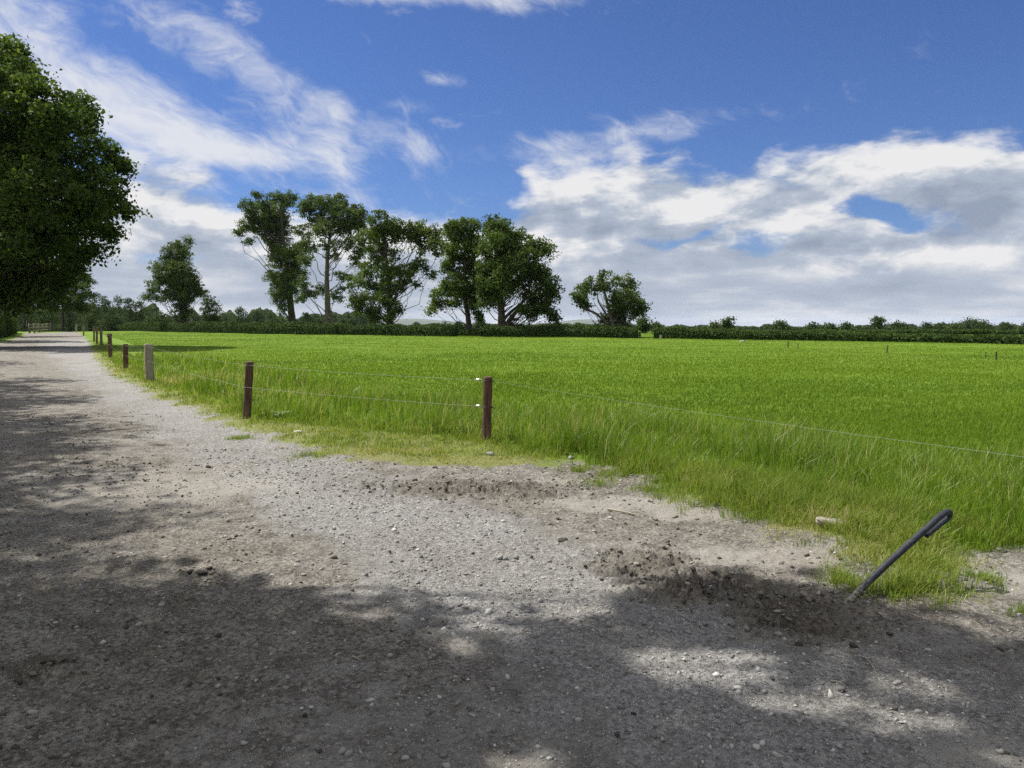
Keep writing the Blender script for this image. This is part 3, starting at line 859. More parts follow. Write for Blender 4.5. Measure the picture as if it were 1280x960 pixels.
px_tree('broadleaf_tree', 'broad dark tree with a forked trunk, last and widest of the close row of five', (627, 421),
        [(830, 170, 65, 38), (895, 175, 45, 34), (945, 235, 50, 40), (840, 255, 65, 48), (920, 300, 60, 48), (795, 300, 42, 40), (980, 300, 36, 42), (860, 350, 65, 42), (955, 380, 52, 40),
         (800, 400, 48, 45), (880, 430, 58, 42), (785, 480, 42, 40), (830, 530, 58, 40), (795, 580, 45, 30), (900, 500, 50, 45), (850, 590, 32, 26), (1068, 285, 48, 36), (1110, 330, 42, 42), (1040, 345, 45, 45),
         (1090, 420, 58, 42), (1148, 470, 36, 42), (1030, 450, 50, 42), (1100, 520, 62, 48), (1160, 545, 28, 32), (1010, 535, 48, 42), (1060, 600, 50, 34), (1000, 625, 34, 28), (1145, 650, 34, 22),
         (1110, 610, 48, 25), (1160, 680, 16, 12), (1040, 660, 16, 16), (960, 470, 35, 40), (1000, 390, 30, 30)],
        [(888, 765), (884, 680), (880, 600), (872, 480), (862, 340), (850, 210)], z4, tr_px=12, tint0=0.26, leaf=0.27, puff=0.85, group=FG, infill=0.55,
        bare_px=[([(890, 740), (925, 680), (975, 620), (1030, 520), (1060, 400)], 0.34), ([(885, 690), (930, 640), (990, 590), (1060, 540)], 0.22)])
px_tree('broadleaf_tree', 'round topped open tree with bare grey limbs on its left, alone beside the field gateway', (762, 422),
        [(325, 110, 45, 26), (270, 145, 34, 26), (395, 150, 32, 32), (465, 130, 42, 28), (495, 180, 38, 32), (230, 185, 28, 22), (300, 200, 24, 26), (425, 215, 42, 38), (210, 250, 22, 20),
         (248, 290, 28, 20), (440, 285, 58, 38), (520, 255, 46, 32), (570, 270, 26, 24), (400, 300, 32, 30), (345, 360, 42, 32), (420, 355, 58, 38), (500, 330, 40, 26), (350, 415, 50, 34),
         (440, 410, 50, 32), (560, 310, 20, 16), (180, 225, 14, 10), (355, 170, 20, 22)],
        [(395, 470), (392, 400), (375, 320), (350, 220), (325, 120)], z5, tr_px=7, mat='leaf_cool', bark='pale_bark', tint0=0.34, fill=0.9, leaf=0.25, puff=0.70, group=FG, infill=0.55,
        bare_px=[([(370, 390), (300, 330), (220, 290), (180, 240), (168, 205)], 0.16), ([(360, 340), (310, 260), (300, 170)], 0.13), ([(330, 350), (270, 320), (215, 300)], 0.09)])

# the big trees over the lane on the left
px_tree('roadside_tree', 'huge dark leafy tree overhanging the farm track at the left', (-70, 433),
        [(-40, 90, 55, 45), (8, 88, 26, 34), (-70, 160, 80, 60), (32, 118, 24, 26), (55, 135, 30, 26), (68, 152, 26, 26), (103, 135, 20, 20), (92, 160, 24, 22), (15, 180, 50, 44), (78, 195, 38, 34), (122, 188, 20, 18),
         (140, 212, 15, 15), (60, 238, 50, 36), (115, 235, 26, 24), (140, 240, 14, 16), (146, 262, 12, 10), (0, 262, 60, 44), (82, 280, 40, 28), (128, 280, 18, 16), (140, 292, 10, 8), (60, 318, 42, 26), (108, 312, 20, 14),
         (0, 335, 50, 34), (60, 352, 34, 18), (5, 362, 34, 12), (38, 372, 22, 10), (30, 350, 40, 24), (-90, 260, 80, 60), (-60, 340, 60, 40), (44, 95, 5, 14), (20, 62, 7, 12), (115, 265, 18, 18), (30, 210, 40, 30), (90, 330, 18, 14), (45, 165, 30, 30), (95, 250, 25, 22), (30, 290, 40, 30)],
        [(-70, 433), (-66, 360), (-55, 270), (-40, 180), (-25, 100)], ID, d=50, tr_px=26, depth=0.6, leaf=0.27, puff=1.0, per_puff=160, tint0=0.27, fill=1.1, limb=0.12,
        bare_px=[([(60, 330), (45, 280), (30, 230)], 0.12)])
px_tree('roadside_tree', 'smaller dark tree with a bare straight trunk at the far end of the track', (78, 414),
        [(75, 345, 24, 18), (55, 362, 20, 14), (88, 366, 22, 13), (102, 350, 13, 10), (110, 368, 7, 5), (70, 380, 18, 9), (92, 382, 12, 7), (60, 335, 25, 16), (105, 385, 6, 5)],
        [(78.5, 414), (78.5, 395), (77, 370), (74, 345)], ID, tr_px=3.4, depth=0.8, leaf=0.34, puff=0.95, per_puff=80, tint0=0.22, fill=1.3)


def free_tree(name, label, xy, hgt, crad, clear, trunk_r, nl=16, seed=0, **kw):
    """a whole tree placed by its ground point (used where the picture shows only its shade)"""
    x, y = xy
    rg = np.random.default_rng(seed)
    lobes = []
    for i in range(nl):
        t = (i + 0.5) / nl
        z = clear + (hgt - clear) * (0.12 + 0.8 * t)
        prof = math.sin(math.pi * min(1, 0.22 + 0.75 * t)) ** 0.7
        a = i * 2.4 + rg.uniform(-.4, .4); rr = crad * prof * rg.uniform(0.35, 0.8)
        rl = crad * rg.uniform(0.28, 0.42)
        lobes.append(((x + math.cos(a) * rr, y + math.sin(a) * rr, z), (rl, rl, rl * 0.8)))
    tp = [(x, y, 0), (x + .1, y, hgt * 0.3), (x - .1, y + .1, hgt * 0.6), (x, y, hgt * 0.9)]
    return make_tree(name, label, 'tree', (x, y, 0), tp, trunk_r, lobes, **kw)


SH = dict(leaf=0.20, puff=0.75, per_puff=70, tint0=0.3, fill=1.05, flecks=FLECKS)
free_tree('roadside_tree', 'leafy tree on the left verge before the huge overhanging tree', (-30.3, 31), 14, 5.2, 4.5, 0.30, 20, 1, **SH)
free_tree('roadside_tree', 'leafy tree on the left verge where the track bends', (-23.6, 22.5), 14.5, 5.0, 5.0, 0.28, 20, 2, **SH)
free_tree('roadside_tree', 'leafy tree on the left verge beside the brown part of the track', (-16.6, 13.4), 15, 4.2, 5.5, 0.30, 20, 3, **SH)
free_tree('roadside_tree', 'tree on the left of the track hidden behind the huge overhanging tree', (-47, 67), 15, 6.2, 3.0, 0.3, 18, 8, leaf=0.28, puff=1.1, per_puff=80, tint0=0.25, fill=0.8)
free_tree('roadside_tree', 'tree on the left of the track between the hidden one and the far rail fence', (-60, 89), 14, 6.2, 3.0, 0.3, 18, 9, leaf=0.32, puff=1.2, per_puff=70, tint0=0.25, fill=0.8)
free_tree('roadside_tree', 'leafy tree on the left verge filling the gap before the bend', (-20.0, 17.9), 14.5, 4.6, 5.0, 0.28, 20, 7, **SH)
free_tree('roadside_tree', 'slender leafy tree on the left verge before the wide one', (-13.4, 9.0), 15, 3.8, 5.5, 0.26, 20, 6, **SH)
free_tree('roadside_tree', 'tall spreading tree on the left verge nearest the viewer', (-9.8, 1.3), 14, 5.6, 5.5, 0.35, 26, 4, **SH)


def shade_tree(label, xy, trunk_r, patches, seed):
    """a spreading tree whose boughs hang above given points, each with a height"""
    lobes = [((cx, cy, cz), (r, r * 0.9, r * 0.55)) for cx, cy, cz, r in patches]
    x, y = xy
    top = max(p[2] for p in patches)
    tp = [(x, y, 0), (x + .1, y, top * 0.3), (x + .3, y + .1, top * 0.6), (x + .4, y, top * 0.85)]
    make_tree('roadside_tree', label, 'tree', (x, y, 0), tp, trunk_r, lobes, leaf=0.2, puff=0.5, per_puff=50, tint0=0.3, flecks=FLECKS)


def over(px, py, h):
    g = G(px, py)
    return (g[0] - SX * h, g[1] - SY * h, h)


boughs = []
for px_, py_, h, r in [(330, 800, 8.5, .9), (230, 770, 8.5, 0.9), (130, 780, 8, 1.1), (420, 850, 9, 0.7), (560, 840, 9, 0.6), (500, 775, 9.5, 0.5), (700, 850, 9.5, 0.5), (640, 860, 9.5, 0.5), (730, 790, 9.8, 0.3),
                       (830, 765, 10, 0.36), (930, 780, 10, 0.36), (1120, 795, 10, 0.5), (1220, 800, 10, 0.5), (1300, 830, 10, .5), (480, 930, 9, 0.7), (300, 900, 8.5, 0.9),
                       (100, 900, 8, 1.0), (800, 945, 9, 0.4), (960, 960, 9, 0.4), (920, 735, 10, 0.22), (1000, 750, 10, 0.30), (520, 1000, 9, 0.8), (1340, 880, 10, 0.5), (1000, 1060, 9, 0.8), (1020, 790, 10, 0.45), (1240, 945, 9.5, .45), (1130, 955, 9.5, .4), (900, 890, 9.5, .35), (1020, 930, 9.5, .35), (760, 860, 9.5, .35)]:
    boughs.append(over(px_, py_, h) + (r,))
shade_tree('wide tree on the left verge with boughs reaching out high over the track', (-9.0, 5.8), 0.34, boughs, 5)

# ------------------------------------------------------------------ hedges
def hedge(name, label, line, hgt, width, leaf=0.2, dens=70, mat='hedge', group=None, tint0=0.3, seed=0):
    line = [np.asarray(p, float)[:2] for p in line]
    seg = [np.linalg.norm(b - a) for a, b in zip(line[:-1], line[1:])]
    L = sum(seg); cum = np.concatenate([[0], np.cumsum(seg)])
    def at(s):
        x = np.interp(s, cum, [p[0] for p in line]); y = np.interp(s, cum, [p[1] for p in line]); return x, y
    hs = hgt if callable(hgt) else (lambda s: np.full_like(s, hgt))
    org = np.array([line[0][0], line[0][1], 0.0])
    n = int(L * dens * (2 * 1.5 + width))
    s = RNG.uniform(0, L, n); x, y = at(s)
    x2, y2 = at(s + 0.2); x1, y1 = at(s - 0.2)
    dx, dy = x2 - x1, y2 - y1; q = np.hypot(dx, dy) + 1e-9; nx, ny = -dy / q, dx / q
    H = hs(s) * (1 + 0.16 * fbm(s / 2.3, s * 0 + seed, 3, 301 + seed) + 0.10 * fbm(s / 0.7, s * 0 + seed, 2, 311))
    ang = RNG.uniform(-0.25, math.pi + 0.25, n)
    ca, sa = np.cos(ang), np.sin(ang)
    u = np.sign(ca) * np.abs(ca) ** 0.6; v = np.sign(sa) * np.abs(sa) ** 0.55
    k = 1 + 0.22 * fbm(s / 0.55 + 7 * np.cos(ang), v * 2 + 3 * np.sin(ang), 3, 321 + seed) - 0.25 * RNG.uniform(0, 1, n) ** 2
    ox = u * width / 2 * k; oz = np.clip(v, 0, 1) * (H - 0.1) * (0.5 + 0.5 * k)
    oz = np.where(v < 0.35, RNG.uniform(0, 1, n) * H * 0.6, oz)
    z = height(x, y) + 0.05 + oz
    c = np.stack([x + nx * ox, y + ny * ox, z], 1)
    od = np.stack([nx * u, ny * u, v], 1)
    tint = np.clip(tint0 + 0.25 * fbm(s / 3, oz, 3, 331 + seed) + RNG.normal(0, 0.1, n), 0, 1)
    V, Fq, T = leaf_mesh(c, np.full(n, leaf), tint, 0.3, od)
    # leafy inner mass so that the hedge is not see-through
    m = max(4, int(L / 0.8)); ss = np.linspace(0.05, L - 0.05, m); x, y = at(ss); x2, y2 = at(ss + .2); x1, y1 = at(ss - .2)
    dx, dy = x2 - x1, y2 - y1; q = np.hypot(dx, dy) + 1e-9; nx, ny = -dy / q, dx / q
    Hc = hs(ss) * (1 + 0.16 * fbm(ss / 2.3, ss * 0 + seed, 3, 301 + seed)) * 0.82; gz = height(x, y)
    ring = [(-0.36, -0.02), (-0.38, 0.6), (-0.2, 0.95), (0.2, 0.95), (0.38, 0.6), (0.36, -0.02)]
    W = np.stack([np.stack([x + nx * a * width, y + ny * a * width, gz + b * Hc], 1) for a, b in ring], 1)
    W = W + RNG.uniform(-0.07, 0.07, W.shape) * [1, 1, 0.5]
    i = np.arange(m - 1)[:, None] * 6; j = np.arange(5)[None]
    F2 = np.stack([i + j, i + j + 1, i + 6 + j + 1, i + 6 + j], -1).reshape(-1, 4) + len(V)
    ends = np.array([[0, 1, 4, 5], [1, 2, 3, 4], [m * 6 - 6, m * 6 - 5, m * 6 - 2, m * 6 - 1], [m * 6 - 5, m * 6 - 4, m * 6 - 3, m * 6 - 2]]) + len(V)
    allV = np.vstack([V, W.reshape(-1, 3)]) - org
    o = link_mesh(name, allV, np.vstack([Fq, F2, ends]), M[mat], None, {'tint': np.concatenate([T, np.full(m * 6, 0.05)])})
    o.location = org
    tag(o, label, 'hedge', group)
    return o


HG = 'hedges around the field'
h1 = [G(*p) for p in [(96, 411.5), (200, 415), (330, 417.5), (425, 419)]]
hedge('hedge', 'dark clipped hedge behind the slim ivy clad tree, left stretch of the field hedge', h1, lambda s: np.full_like(s, 1.55), 1.7, 0.26, 44, group=HG, tint0=0.28, seed=1)
h2 = [G(*p) for p in [(428, 419), (500, 420), (568, 421)]]
hedge('hedge', 'dark uneven hedge under the third tree of the close row', h2, 1.3, 1.6, 0.25, 46, group=HG, tint0=0.24, seed=2)
h2b = [G(*p) for p in [(602, 421.5), (680, 422), (797, 423.2)]]
hedge('hedge', 'dark rough hedge between the forked tree and the field gateway', h2b, 1.2, 1.6, 0.25, 46, group=HG, tint0=0.22, seed=3)
h2c = [G(*p) + np.array([0, 4, 0]) for p in [(566, 421), (604, 421.5)]]
hedge('hedge', 'low thin hedge in the gap behind the curved trunk', h2c, 0.75, 1.2, 0.25, 40, group=HG, tint0=0.45, seed=4)
h3 = [G(*p) for p in [(819, 423.4), (910, 424.5), (1000, 426), (1140, 428.2), (1280, 431), (1430, 434)]]
hedge('hedge', 'long even bushy hedge closing the field on the right of the gateway', h3, lambda s: 1.12 - 0.0165 * s, 1.6, 0.2, 75, group=HG, tint0=0.36, seed=5)
hedge('hedge', 'low hedge with small trees in it, beyond the right part of the long hedge', [AT(px_, 408, 100.0) * [1, 1, 0] for px_ in (1000, 1150, 1300, 1450)], 0.66, 2.0, 0.26, 44, group=HG, tint0=0.42, seed=8)
lane_left = [np.array([-35.5, 46.0]), np.array([-41, 57.0]), np.array([-58.5, 88]), np.array([-74, 113])]
hedge('hedge', 'high hedge on the left side of the farm track below the huge tree', lane_left, 3.1, 2.2, 0.2, 60, group=HG, tint0=0.38, seed=6)
hedge('hedge', 'dark hedge behind the rail fence at the far end of the track', [G(12, 408.5), G(60, 408.8), G(100, 409)], 3.0, 2.2, 0.3, 30, group=HG, tint0=0.3, seed=7)

# ------------------------------------------------------------------ background trees
def bg_tree(label, px, top, Y, rx_px, bottom=None, tint0=0.3, tall=False, loose=False, group='distant trees beyond the hedges', n=None, mat='leaf_far'):
    s = Y / F
    base = AT(px, 400, Y); gz = float(height(np.array([base[0]]), np.array([base[1]]))[0])
    topz = AT(px, top, Y)[2]; H = topz - gz; R = rx_px * s
    x, y = base[0], Y
    low = gz + H * (0.35 if tall else 0.12)
    lobes = []
    k = n or max(6, int(5 + rx_px * 0.5))
    for i in range(k):
        t = (i + 0.5) / k
        a = i * 2.4 + RNG.uniform(-.5, .5)
        prof = math.sin(math.pi * (0.18 + 0.68 * t)) if not loose else 0.8
        rl = R * RNG.uniform(0.32, 0.5)
        rr = max(0, R * prof - rl) * RNG.uniform(0.5, 1.0)
        z = low + (topz - rl * 0.75 - low) * t
        lobes.append(((x + math.cos(a) * rr, y + math.sin(a) * rr, z), (rl, rl, rl * 0.75)))
    lobes.append(((x, y, topz - R * 0.3), (R * 0.35, R * 0.35, R * 0.28)))
    lf = max(0.30, 1.7 * s)
    tp = [(x, y, gz), (x + .1, y, gz + H * .4), (x, y, gz + H * .75)]
    return make_tree('distant_tree', label, 'tree', (x, y, gz), tp, max(0.15, 0.03 * H), lobes, lf, max(0.8, 0.33 * R), 34, 1.0 if not loose else 0.65, mat, 'bark', group, tint0)


BG = [  # px, top, distance, half width px, looks
    (262, 371, 138, 19, 'round bushy tree touching the slim ivy clad tree on its right'),
    (200, 388, 150, 24, 'low wide tree below the left arm of the slim ivy clad tree'),
    (301, 383, 260, 17, 'highest domed tree in the far wood right of the slim ivy clad tree'),
    (322, 388, 260, 13, 'dark tree in the far wood, second from its highest dome'),
    (338, 391, 255, 13, 'lower dark tree in the far wood just left of the leaning tree'),
    (384, 390, 250, 12, 'small domed tree seen between the first two trunks of the row'),
    (400, 397, 250, 14, 'low tree against the second trunk of the row'),
    (428, 397, 240, 14, 'low tree right of the second trunk of the row'),
    (440, 399, 235, 10, 'lowest tree end of the far wood, right of the second trunk'),
    (520, 404, 170, 7, 'tiny round tree beyond the hedge between the third and fourth trunks'),
    (557, 404, 170, 11, 'low rounded tree just left of the curved trunk'),
    (574, 402, 165, 9, 'rounded tree touching the curved trunk'),
    (600, 396, 160, 12, 'dark round tree between the curved trunk and the forked trunk'),
    (652, 405, 165, 7, 'tiny tree top over the hedge right of the forked trunk'),
    (678, 406, 170, 10, 'small tree top over the hedge below the heavy limb'),
    (696, 403, 170, 8, 'small rounded tree top left of the pale hill'),
    (722, 405, 160, 8, 'small tree top over the hedge beside the lone open tree'),
    (804, 395, 112, 15, 'dark domed tree behind the lone open tree, left of the gateway'),
    (820, 407, 125, 6, 'small dark bush behind the gateway'),
    (975, 405, 110, 9, 'small tree top above the long hedge, third from the gateway'),
    (909, 402, 95, 7, 'pointed bush sprouting above the long hedge near the gateway'),
    (893, 407, 110, 8, 'low rounded top above the long hedge left of the pointed bush'),
    (1017, 408, 110, 8, 'low rounded top above the middle of the long hedge'),
    (1037, 409, 105, 9, 'broad low top above the middle of the long hedge'),
    (1058, 408, 110, 6, 'little dome above the long hedge left of the sparse tree'),
    (1122, 407, 125, 13, 'wide low tree right of the sparse tree above the long hedge'),
    (1160, 409, 130, 9, 'low tree above the hedge at the start of its lower end'),
    (1177, 409, 135, 9, 'rounded tree above the lower end of the hedge, left of the darkest one'),
    (1196, 411, 110, 9, 'darkest small tree above the lower end of the hedge'),
    (1227, 407, 150, 12, 'broad pale domed tree near the right end of the hedge'),
    (1259, 408, 150, 10, 'domed tree near the right end of the hedge with a ragged top'),
    (1284, 409, 140, 10, 'tree cut by the right edge of the picture above the hedge'),
    (118, 367, 165, 11, 'tall loose tree with visible limbs at the left end of the far wood'),
    (133, 372, 170, 9, 'narrow tree second from the left end of the far wood'),
    (149, 371, 170, 11, 'rounded tree in the middle of the left wood'),
    (163, 372, 165, 9, 'loose tree with gaps in the middle of the left wood'),
    (176, 375, 165, 8, 'thin tree with a bare stem at the right end of the left wood'),
    (112, 386, 150, 14, 'bushy low tree under the tall loose one'),
    (140, 390, 150, 15, 'bushy low tree at the foot of the left wood'),
    (60, 378, 185, 20, 'broad tree closing the view at the end of the track'),
    (30, 372, 170, 20, 'dark tree at the end of the track behind the left hedge'),
    (85, 385, 175, 12, 'pale bushy tree behind the bare straight trunk'),
    (1214, 403, 128, 17, 'widest pale tree behind the lower end of the hedge'),
    (1325, 404, 130, 16, 'tree beyond the right edge above the hedge'),
]
for px_, top, Y, rx, lab in BG:
    bg_tree(lab, px_, top - (6.0 if px_ > 1080 else 4.0 if px_ > 815 else 1.2), Y, rx * (1.5 if px_ > 1080 else 1.3 if px_ > 815 else 1.45 if 112 < px_ < 180 else 1.0), tall=(px_ in (118, 176)), loose=('loose' in lab or 'thin' in lab), tint0=RNG.uniform(0.2, 0.5))
bg_tree('sparse feathery tree sticking up above the right half of the long hedge', 1098, 395.5, 112, 9, tall=True, loose=True, n=7)
# far wood that reads as one mass along the skyline
def far_wood():
    C, T, S = [], [], []
    for px0, px1, Y, top, amp in [(-300, 60, 330, 375, 8), (60, 200, 300, 382, 6), (60, 470, 420, 392, 5), (440, 830, 420, 405.5, 1.2), (810, 1420, 330, 407.5, 1.6)]:
        n = int((px1 - px0) * 55)
        px = RNG.uniform(px0, px1, n); y = Y + RNG.uniform(-14, 14, n)
        x = (px - CX) / F * y
        tz = AT(0, top, Y)[2] + amp * Y / F * 2.2 * (fbm(px / 16.0, px * 0 + 3, 3, 401) - 0.2)
        gz = height(x, y)
        C.append(np.stack([x, y, gz + (tz - gz) * RNG.uniform(0.0, 1.0, n) ** 0.6], 1))
        T.append(np.clip(0.35 + 0.3 * fbm(px / 9.0, px * 0, 3, 411) + RNG.normal(0, .08, n), 0, 1)); S.append(np.full(n, 1.3 * Y / 330))
    V, Fq, t = leaf_mesh(np.concatenate(C), np.concatenate(S), np.concatenate(T))
    o = link_mesh('far_wood', V, Fq, M['leaf_far'], None, {'tint': t}); tag(o, kind='stuff')


far_wood()

# ------------------------------------------------------------------ hills
def hills():
    n = 160
    px = np.linspace(-900, 2200, n)
    def bump(c, w, h): return h * np.exp(-((px - c) / w) ** 2)
    top = -8.6 + bump(738, 34, 9.0) + bump(690, 60, 7.0) + bump(510, 50, 8.5) + bump(450, 60, 6.0) + bump(570, 55, 7.5) + 0.8 * vnoise(px / 37, px * 0, 5)
    Y = 8200.0
    rows = []
    for k, f in enumerate((0, 0.25, 0.6, 0.88, 1.0, 0.5)):
        y = Y + (k - 4) * 260
        h = -190 + (top / F * Y + 190 + 1.6) * f
        rows.append(np.stack([(px - CX) / F * Y, np.full(n, y) + 60 * vnoise(px / 50, px * 0 + k, 7), h], 1))
    V = np.concatenate(rows)
    i = np.arange(5)[:, None] * n; j = np.arange(n - 1)[None]
    Fq = np.stack([i + j, i + j + 1, i + n + j + 1, i + n + j], -1).reshape(-1, 4)
    m = simple('moor', (0.035, 0.05, 0.025), (0.07, 0.075, 0.035), 0.004, 0.95, 0, 0)
    tag(link_mesh('hills', V, Fq, m, None, None, True), kind='structure')


hills()

# ------------------------------------------------------------------ fence
def wood_mat(name, a, b, pale):
    m, n = new_mat(name)
    mp = n.node('ShaderNodeMapping'); n.put(mp.inputs[0], n.obj()); mp.inputs['Scale'].default_value = (1, 1, 0.06)
    g1 = n.noise(mp.outputs[0], 70, 6, 0.65, 0.3)
    mp2 = n.node('ShaderNodeMapping'); n.put(mp2.inputs[0], n.obj()); mp2.inputs['Scale'].default_value = (1, 1, 0.25)
    g2 = n.noise(mp2.outputs[0], 9, 4, 0.6)
    c = n.mix(n.step(0.32, 0.68, g1), a, b)
    c = n.mix(n.mul(n.step(0.5, 0.75, g2), 0.7), c, pale)
    n.out(n.bsdf(c, 0.85, n.bump(g1, 0.6, 0.006), 0, 0.2))
    return m


M['brown_wood'] = wood_mat('brown_post_wood', (0.045, 0.026, 0.019), (0.125, 0.074, 0.053), (0.26, 0.180, 0.130))
M['grey_wood'] = wood_mat('grey_post_wood', (0.16, 0.15, 0.105), (0.30, 0.285, 0.21), (0.36, 0.35, 0.28))
M['mid_wood'] = wood_mat('mid_post_wood', (0.085, 0.065, 0.045), (0.18, 0.14, 0.10), (0.25, 0.21, 0.16))
M['wire'] = simple('polywire', (0.24, 0.24, 0.225), (0.33, 0.33, 0.31), 60, 0.5, 0, 0)
M['white_plastic'] = simple('white_plastic', (0.72, 0.72, 0.70), (0.82, 0.82, 0.80), 40, 0.4, 0, 0, 0.5)
M['black_plastic'] = simple('black_plastic', (0.012, 0.012, 0.013), (0.03, 0.03, 0.032), 40, 0.5, 0.1, 0.001, 0.4)

POST_LABEL = ['dark reddish brown fence post with two white insulators, nearest in the fence row',
              'dark brown round post leaning right, second in the fence row, beside the gravel bend',
              'thick pale grey weathered post, stoutest in the fence row',
              'dark brown post just beyond the thick pale grey one',
              'brown post with a pale left edge and a stub rail, fifth in the fence row',
              'thin grey brown post, nearest of the three crowded together',
              'thin dark post, middle one of the three crowded together',
              'thin dark post, farthest of the three crowded together',
              'short pale post on the shaded verge near the end of the track',
              'farthest pale post of the fence row, by the dark hedge']
PMAT = ['brown_wood', 'brown_wood', 'grey_wood', 'brown_wood', 'brown_wood', 'mid_wood', 'mid_wood', 'mid_wood', 'grey_wood', 'grey_wood']
TOPS, LOWS = [], []
for i, (bx, by, tx, ty, w) in enumerate(POSTS_PX):
    b = G(bx, by); t = AT(tx, ty, b[1]); r = w / F * b[1] / 2
    gz = float(height(b[:1], b[1:2])[0])
    b = np.array([b[0], b[1], gz])
    H = t[2] - gz; lean = (t[0] - b[0]) / H
    mb = MB()
    zz = np.concatenate([[-0.25, 0.0], np.linspace(0.12, 0.97, 7) , [0.992, 1.0]])
    zz[1:] = zz[1:] * H
    rr = r * np.array([1.0, 1.03] + [1.0 + 0.03 * math.sin(q * 1.7 + i) for q in range(7)] + [0.97, 0.86])
    mb.tube([(lean * z_, 0.01 * math.sin(z_ * 3 + i), z_) for z_ in zz], rr, 18 if i < 4 else 10, 0.035)
    o = mb.build('fence_post', M[PMAT[i]]); o.location = b
    tag(o, POST_LABEL[i], 'post', 'wooden posts of the electric fence')
    # heights of the two strands
    ht, hl = (0.94 * H, 0.555 * H) if i else (0.945 * H, 0.54 * H)
    if i >= 5: ht, hl = 0.85 * H, 0.5 * H
    nxt = np.append(PBASE[i - 1] if i else P_NEAR, 0) - b; prv = np.append(PBASE[i + 1], 0) - b if i + 1 < len(PBASE) else -nxt
    TOPS.append(b + [lean * ht, -r * 0.9 if i else 0, ht]); LOWS.append(b + [lean * hl, -r * 0.9 if i else 0, hl])
    if i < 5:
        for hz in (ht, hl):
            loop = MB()
            ang = np.linspace(0, 2 * math.pi, 17)
            loop.tube(np.stack([lean * hz + np.cos(ang) * (r + .006), np.sin(ang) * (r + .006), np.full(17, hz)], 1), 0.003, 5, 0, False)
            loop.build('tie_wire', M['black_plastic'] if i == 0 else M['wire'], o)
    if i == 0:
        for hz, ex in ((ht, -0.10), (hl, -0.125)):
            d_ = np.array([PBASE[1][0] - b[0], PBASE[1][1] - b[1], 0]); d_ /= np.linalg.norm(d_)
            ins = MB(); st = np.array([0, 0, hz]) + d_ * r
            ins.tube([st, st + d_ * 0.045 + [0, 0, .004]], 0.006, 6)
            q = ins.build('insulator', M['black_plastic'], o)
            bd = MB(); ts = np.linspace(0, 1, 7)
            bd.tube([st + d_ * (0.045 + 0.055 * k) + [0, 0, .006] for k in ts], 0.016 * np.array([.5, 1, .72, 1.02, .72, 1, .5]), 10)
            bd.build('bobbin', M['white_plastic'], q)
            e_ = np.array([P_NEAR[0] - b[0], P_NEAR[1] - b[1], 0]); e_ /= np.linalg.norm(e_)
            st2 = np.array([0, -0.0, hz - 0.008]) + np.array([1, 0, 0]) * r * 0.9
            hk = MB(); hk.tube([st2, st2 + [0.03, 0, -.002], st2 + [0.065, -0.01, -.012]], 0.0055, 6)
            hk.build('insulator', M['black_plastic'], o)
    if i == 4:
        st = MB(); st.box((-r - .25 * 0 - 0.02, -0.03, 0.86 * H), (-r + .0, 0.03, 0.98 * H)); st.build('stub_rail', M['mid_wood'], o, smooth=False)
# near post (stands to the right of the viewer and carries the top strand)
o = MB(); o.tube([(0, 0, -.2), (0, 0, 0.3), (0, 0, 0.93), (0, 0, 0.95)], [.06, .06, .058, .05], 16, 0.03)
o = o.build('fence_post', M['brown_wood']); o.location = (P_NEAR[0], P_NEAR[1], 0)
tag(o, 'brown fence post at the near end of the fence, outside the picture', 'post', 'wooden posts of the electric fence')


def strand(name, pts, label, rad=0.0016):
    mb = MB(); P = []
    for a, b in zip(pts[:-1], pts[1:]):
        a, b = np.asarray(a, float), np.asarray(b, float)
        L = np.linalg.norm(b - a); t = np.linspace(0, 1, 12)[:-1, None]
        q = a + (b - a) * t; q[:, 2] -= 4 * t[:, 0] * (1 - t[:, 0]) * min(0.035, 0.004 * L)
        P.append(q)
    P = np.vstack(P + [np.asarray(pts[-1])[None]])
    dist = np.linalg.norm(P - [0, 0, CAMH], axis=1)
    mb.tube(P, rad, 5)
    return tag(mb.build(name, M['wire']), label, 'wire', 'strands of the electric fence')


d_ = np.array([PBASE[1][0] - PBASE[0][0], PBASE[1][1] - PBASE[0][1], 0]); d_ /= np.linalg.norm(d_)
p0t = TOPS[0] * 1.0; p0l = LOWS[0] * 1.0
p0t[:2] = PBASE[0]; p0l[:2] = PBASE[0]
strand('fence_wire', [p0t + d_ * 0.155] + TOPS[1:], 'thin white upper wire running back from the nearest post along the fence', 0.0014)
strand('fence_wire', [p0l + d_ * 0.155] + LOWS[1:], 'thin white lower wire running back from the nearest post along the fence', 0.0014)
strand('fence_wire', [p0t + [0.12, -0.02, -0.015], np.array([P_NEAR[0], P_NEAR[1], 0.80])], 'thin white wire running from the nearest post towards the right edge', 0.0008)

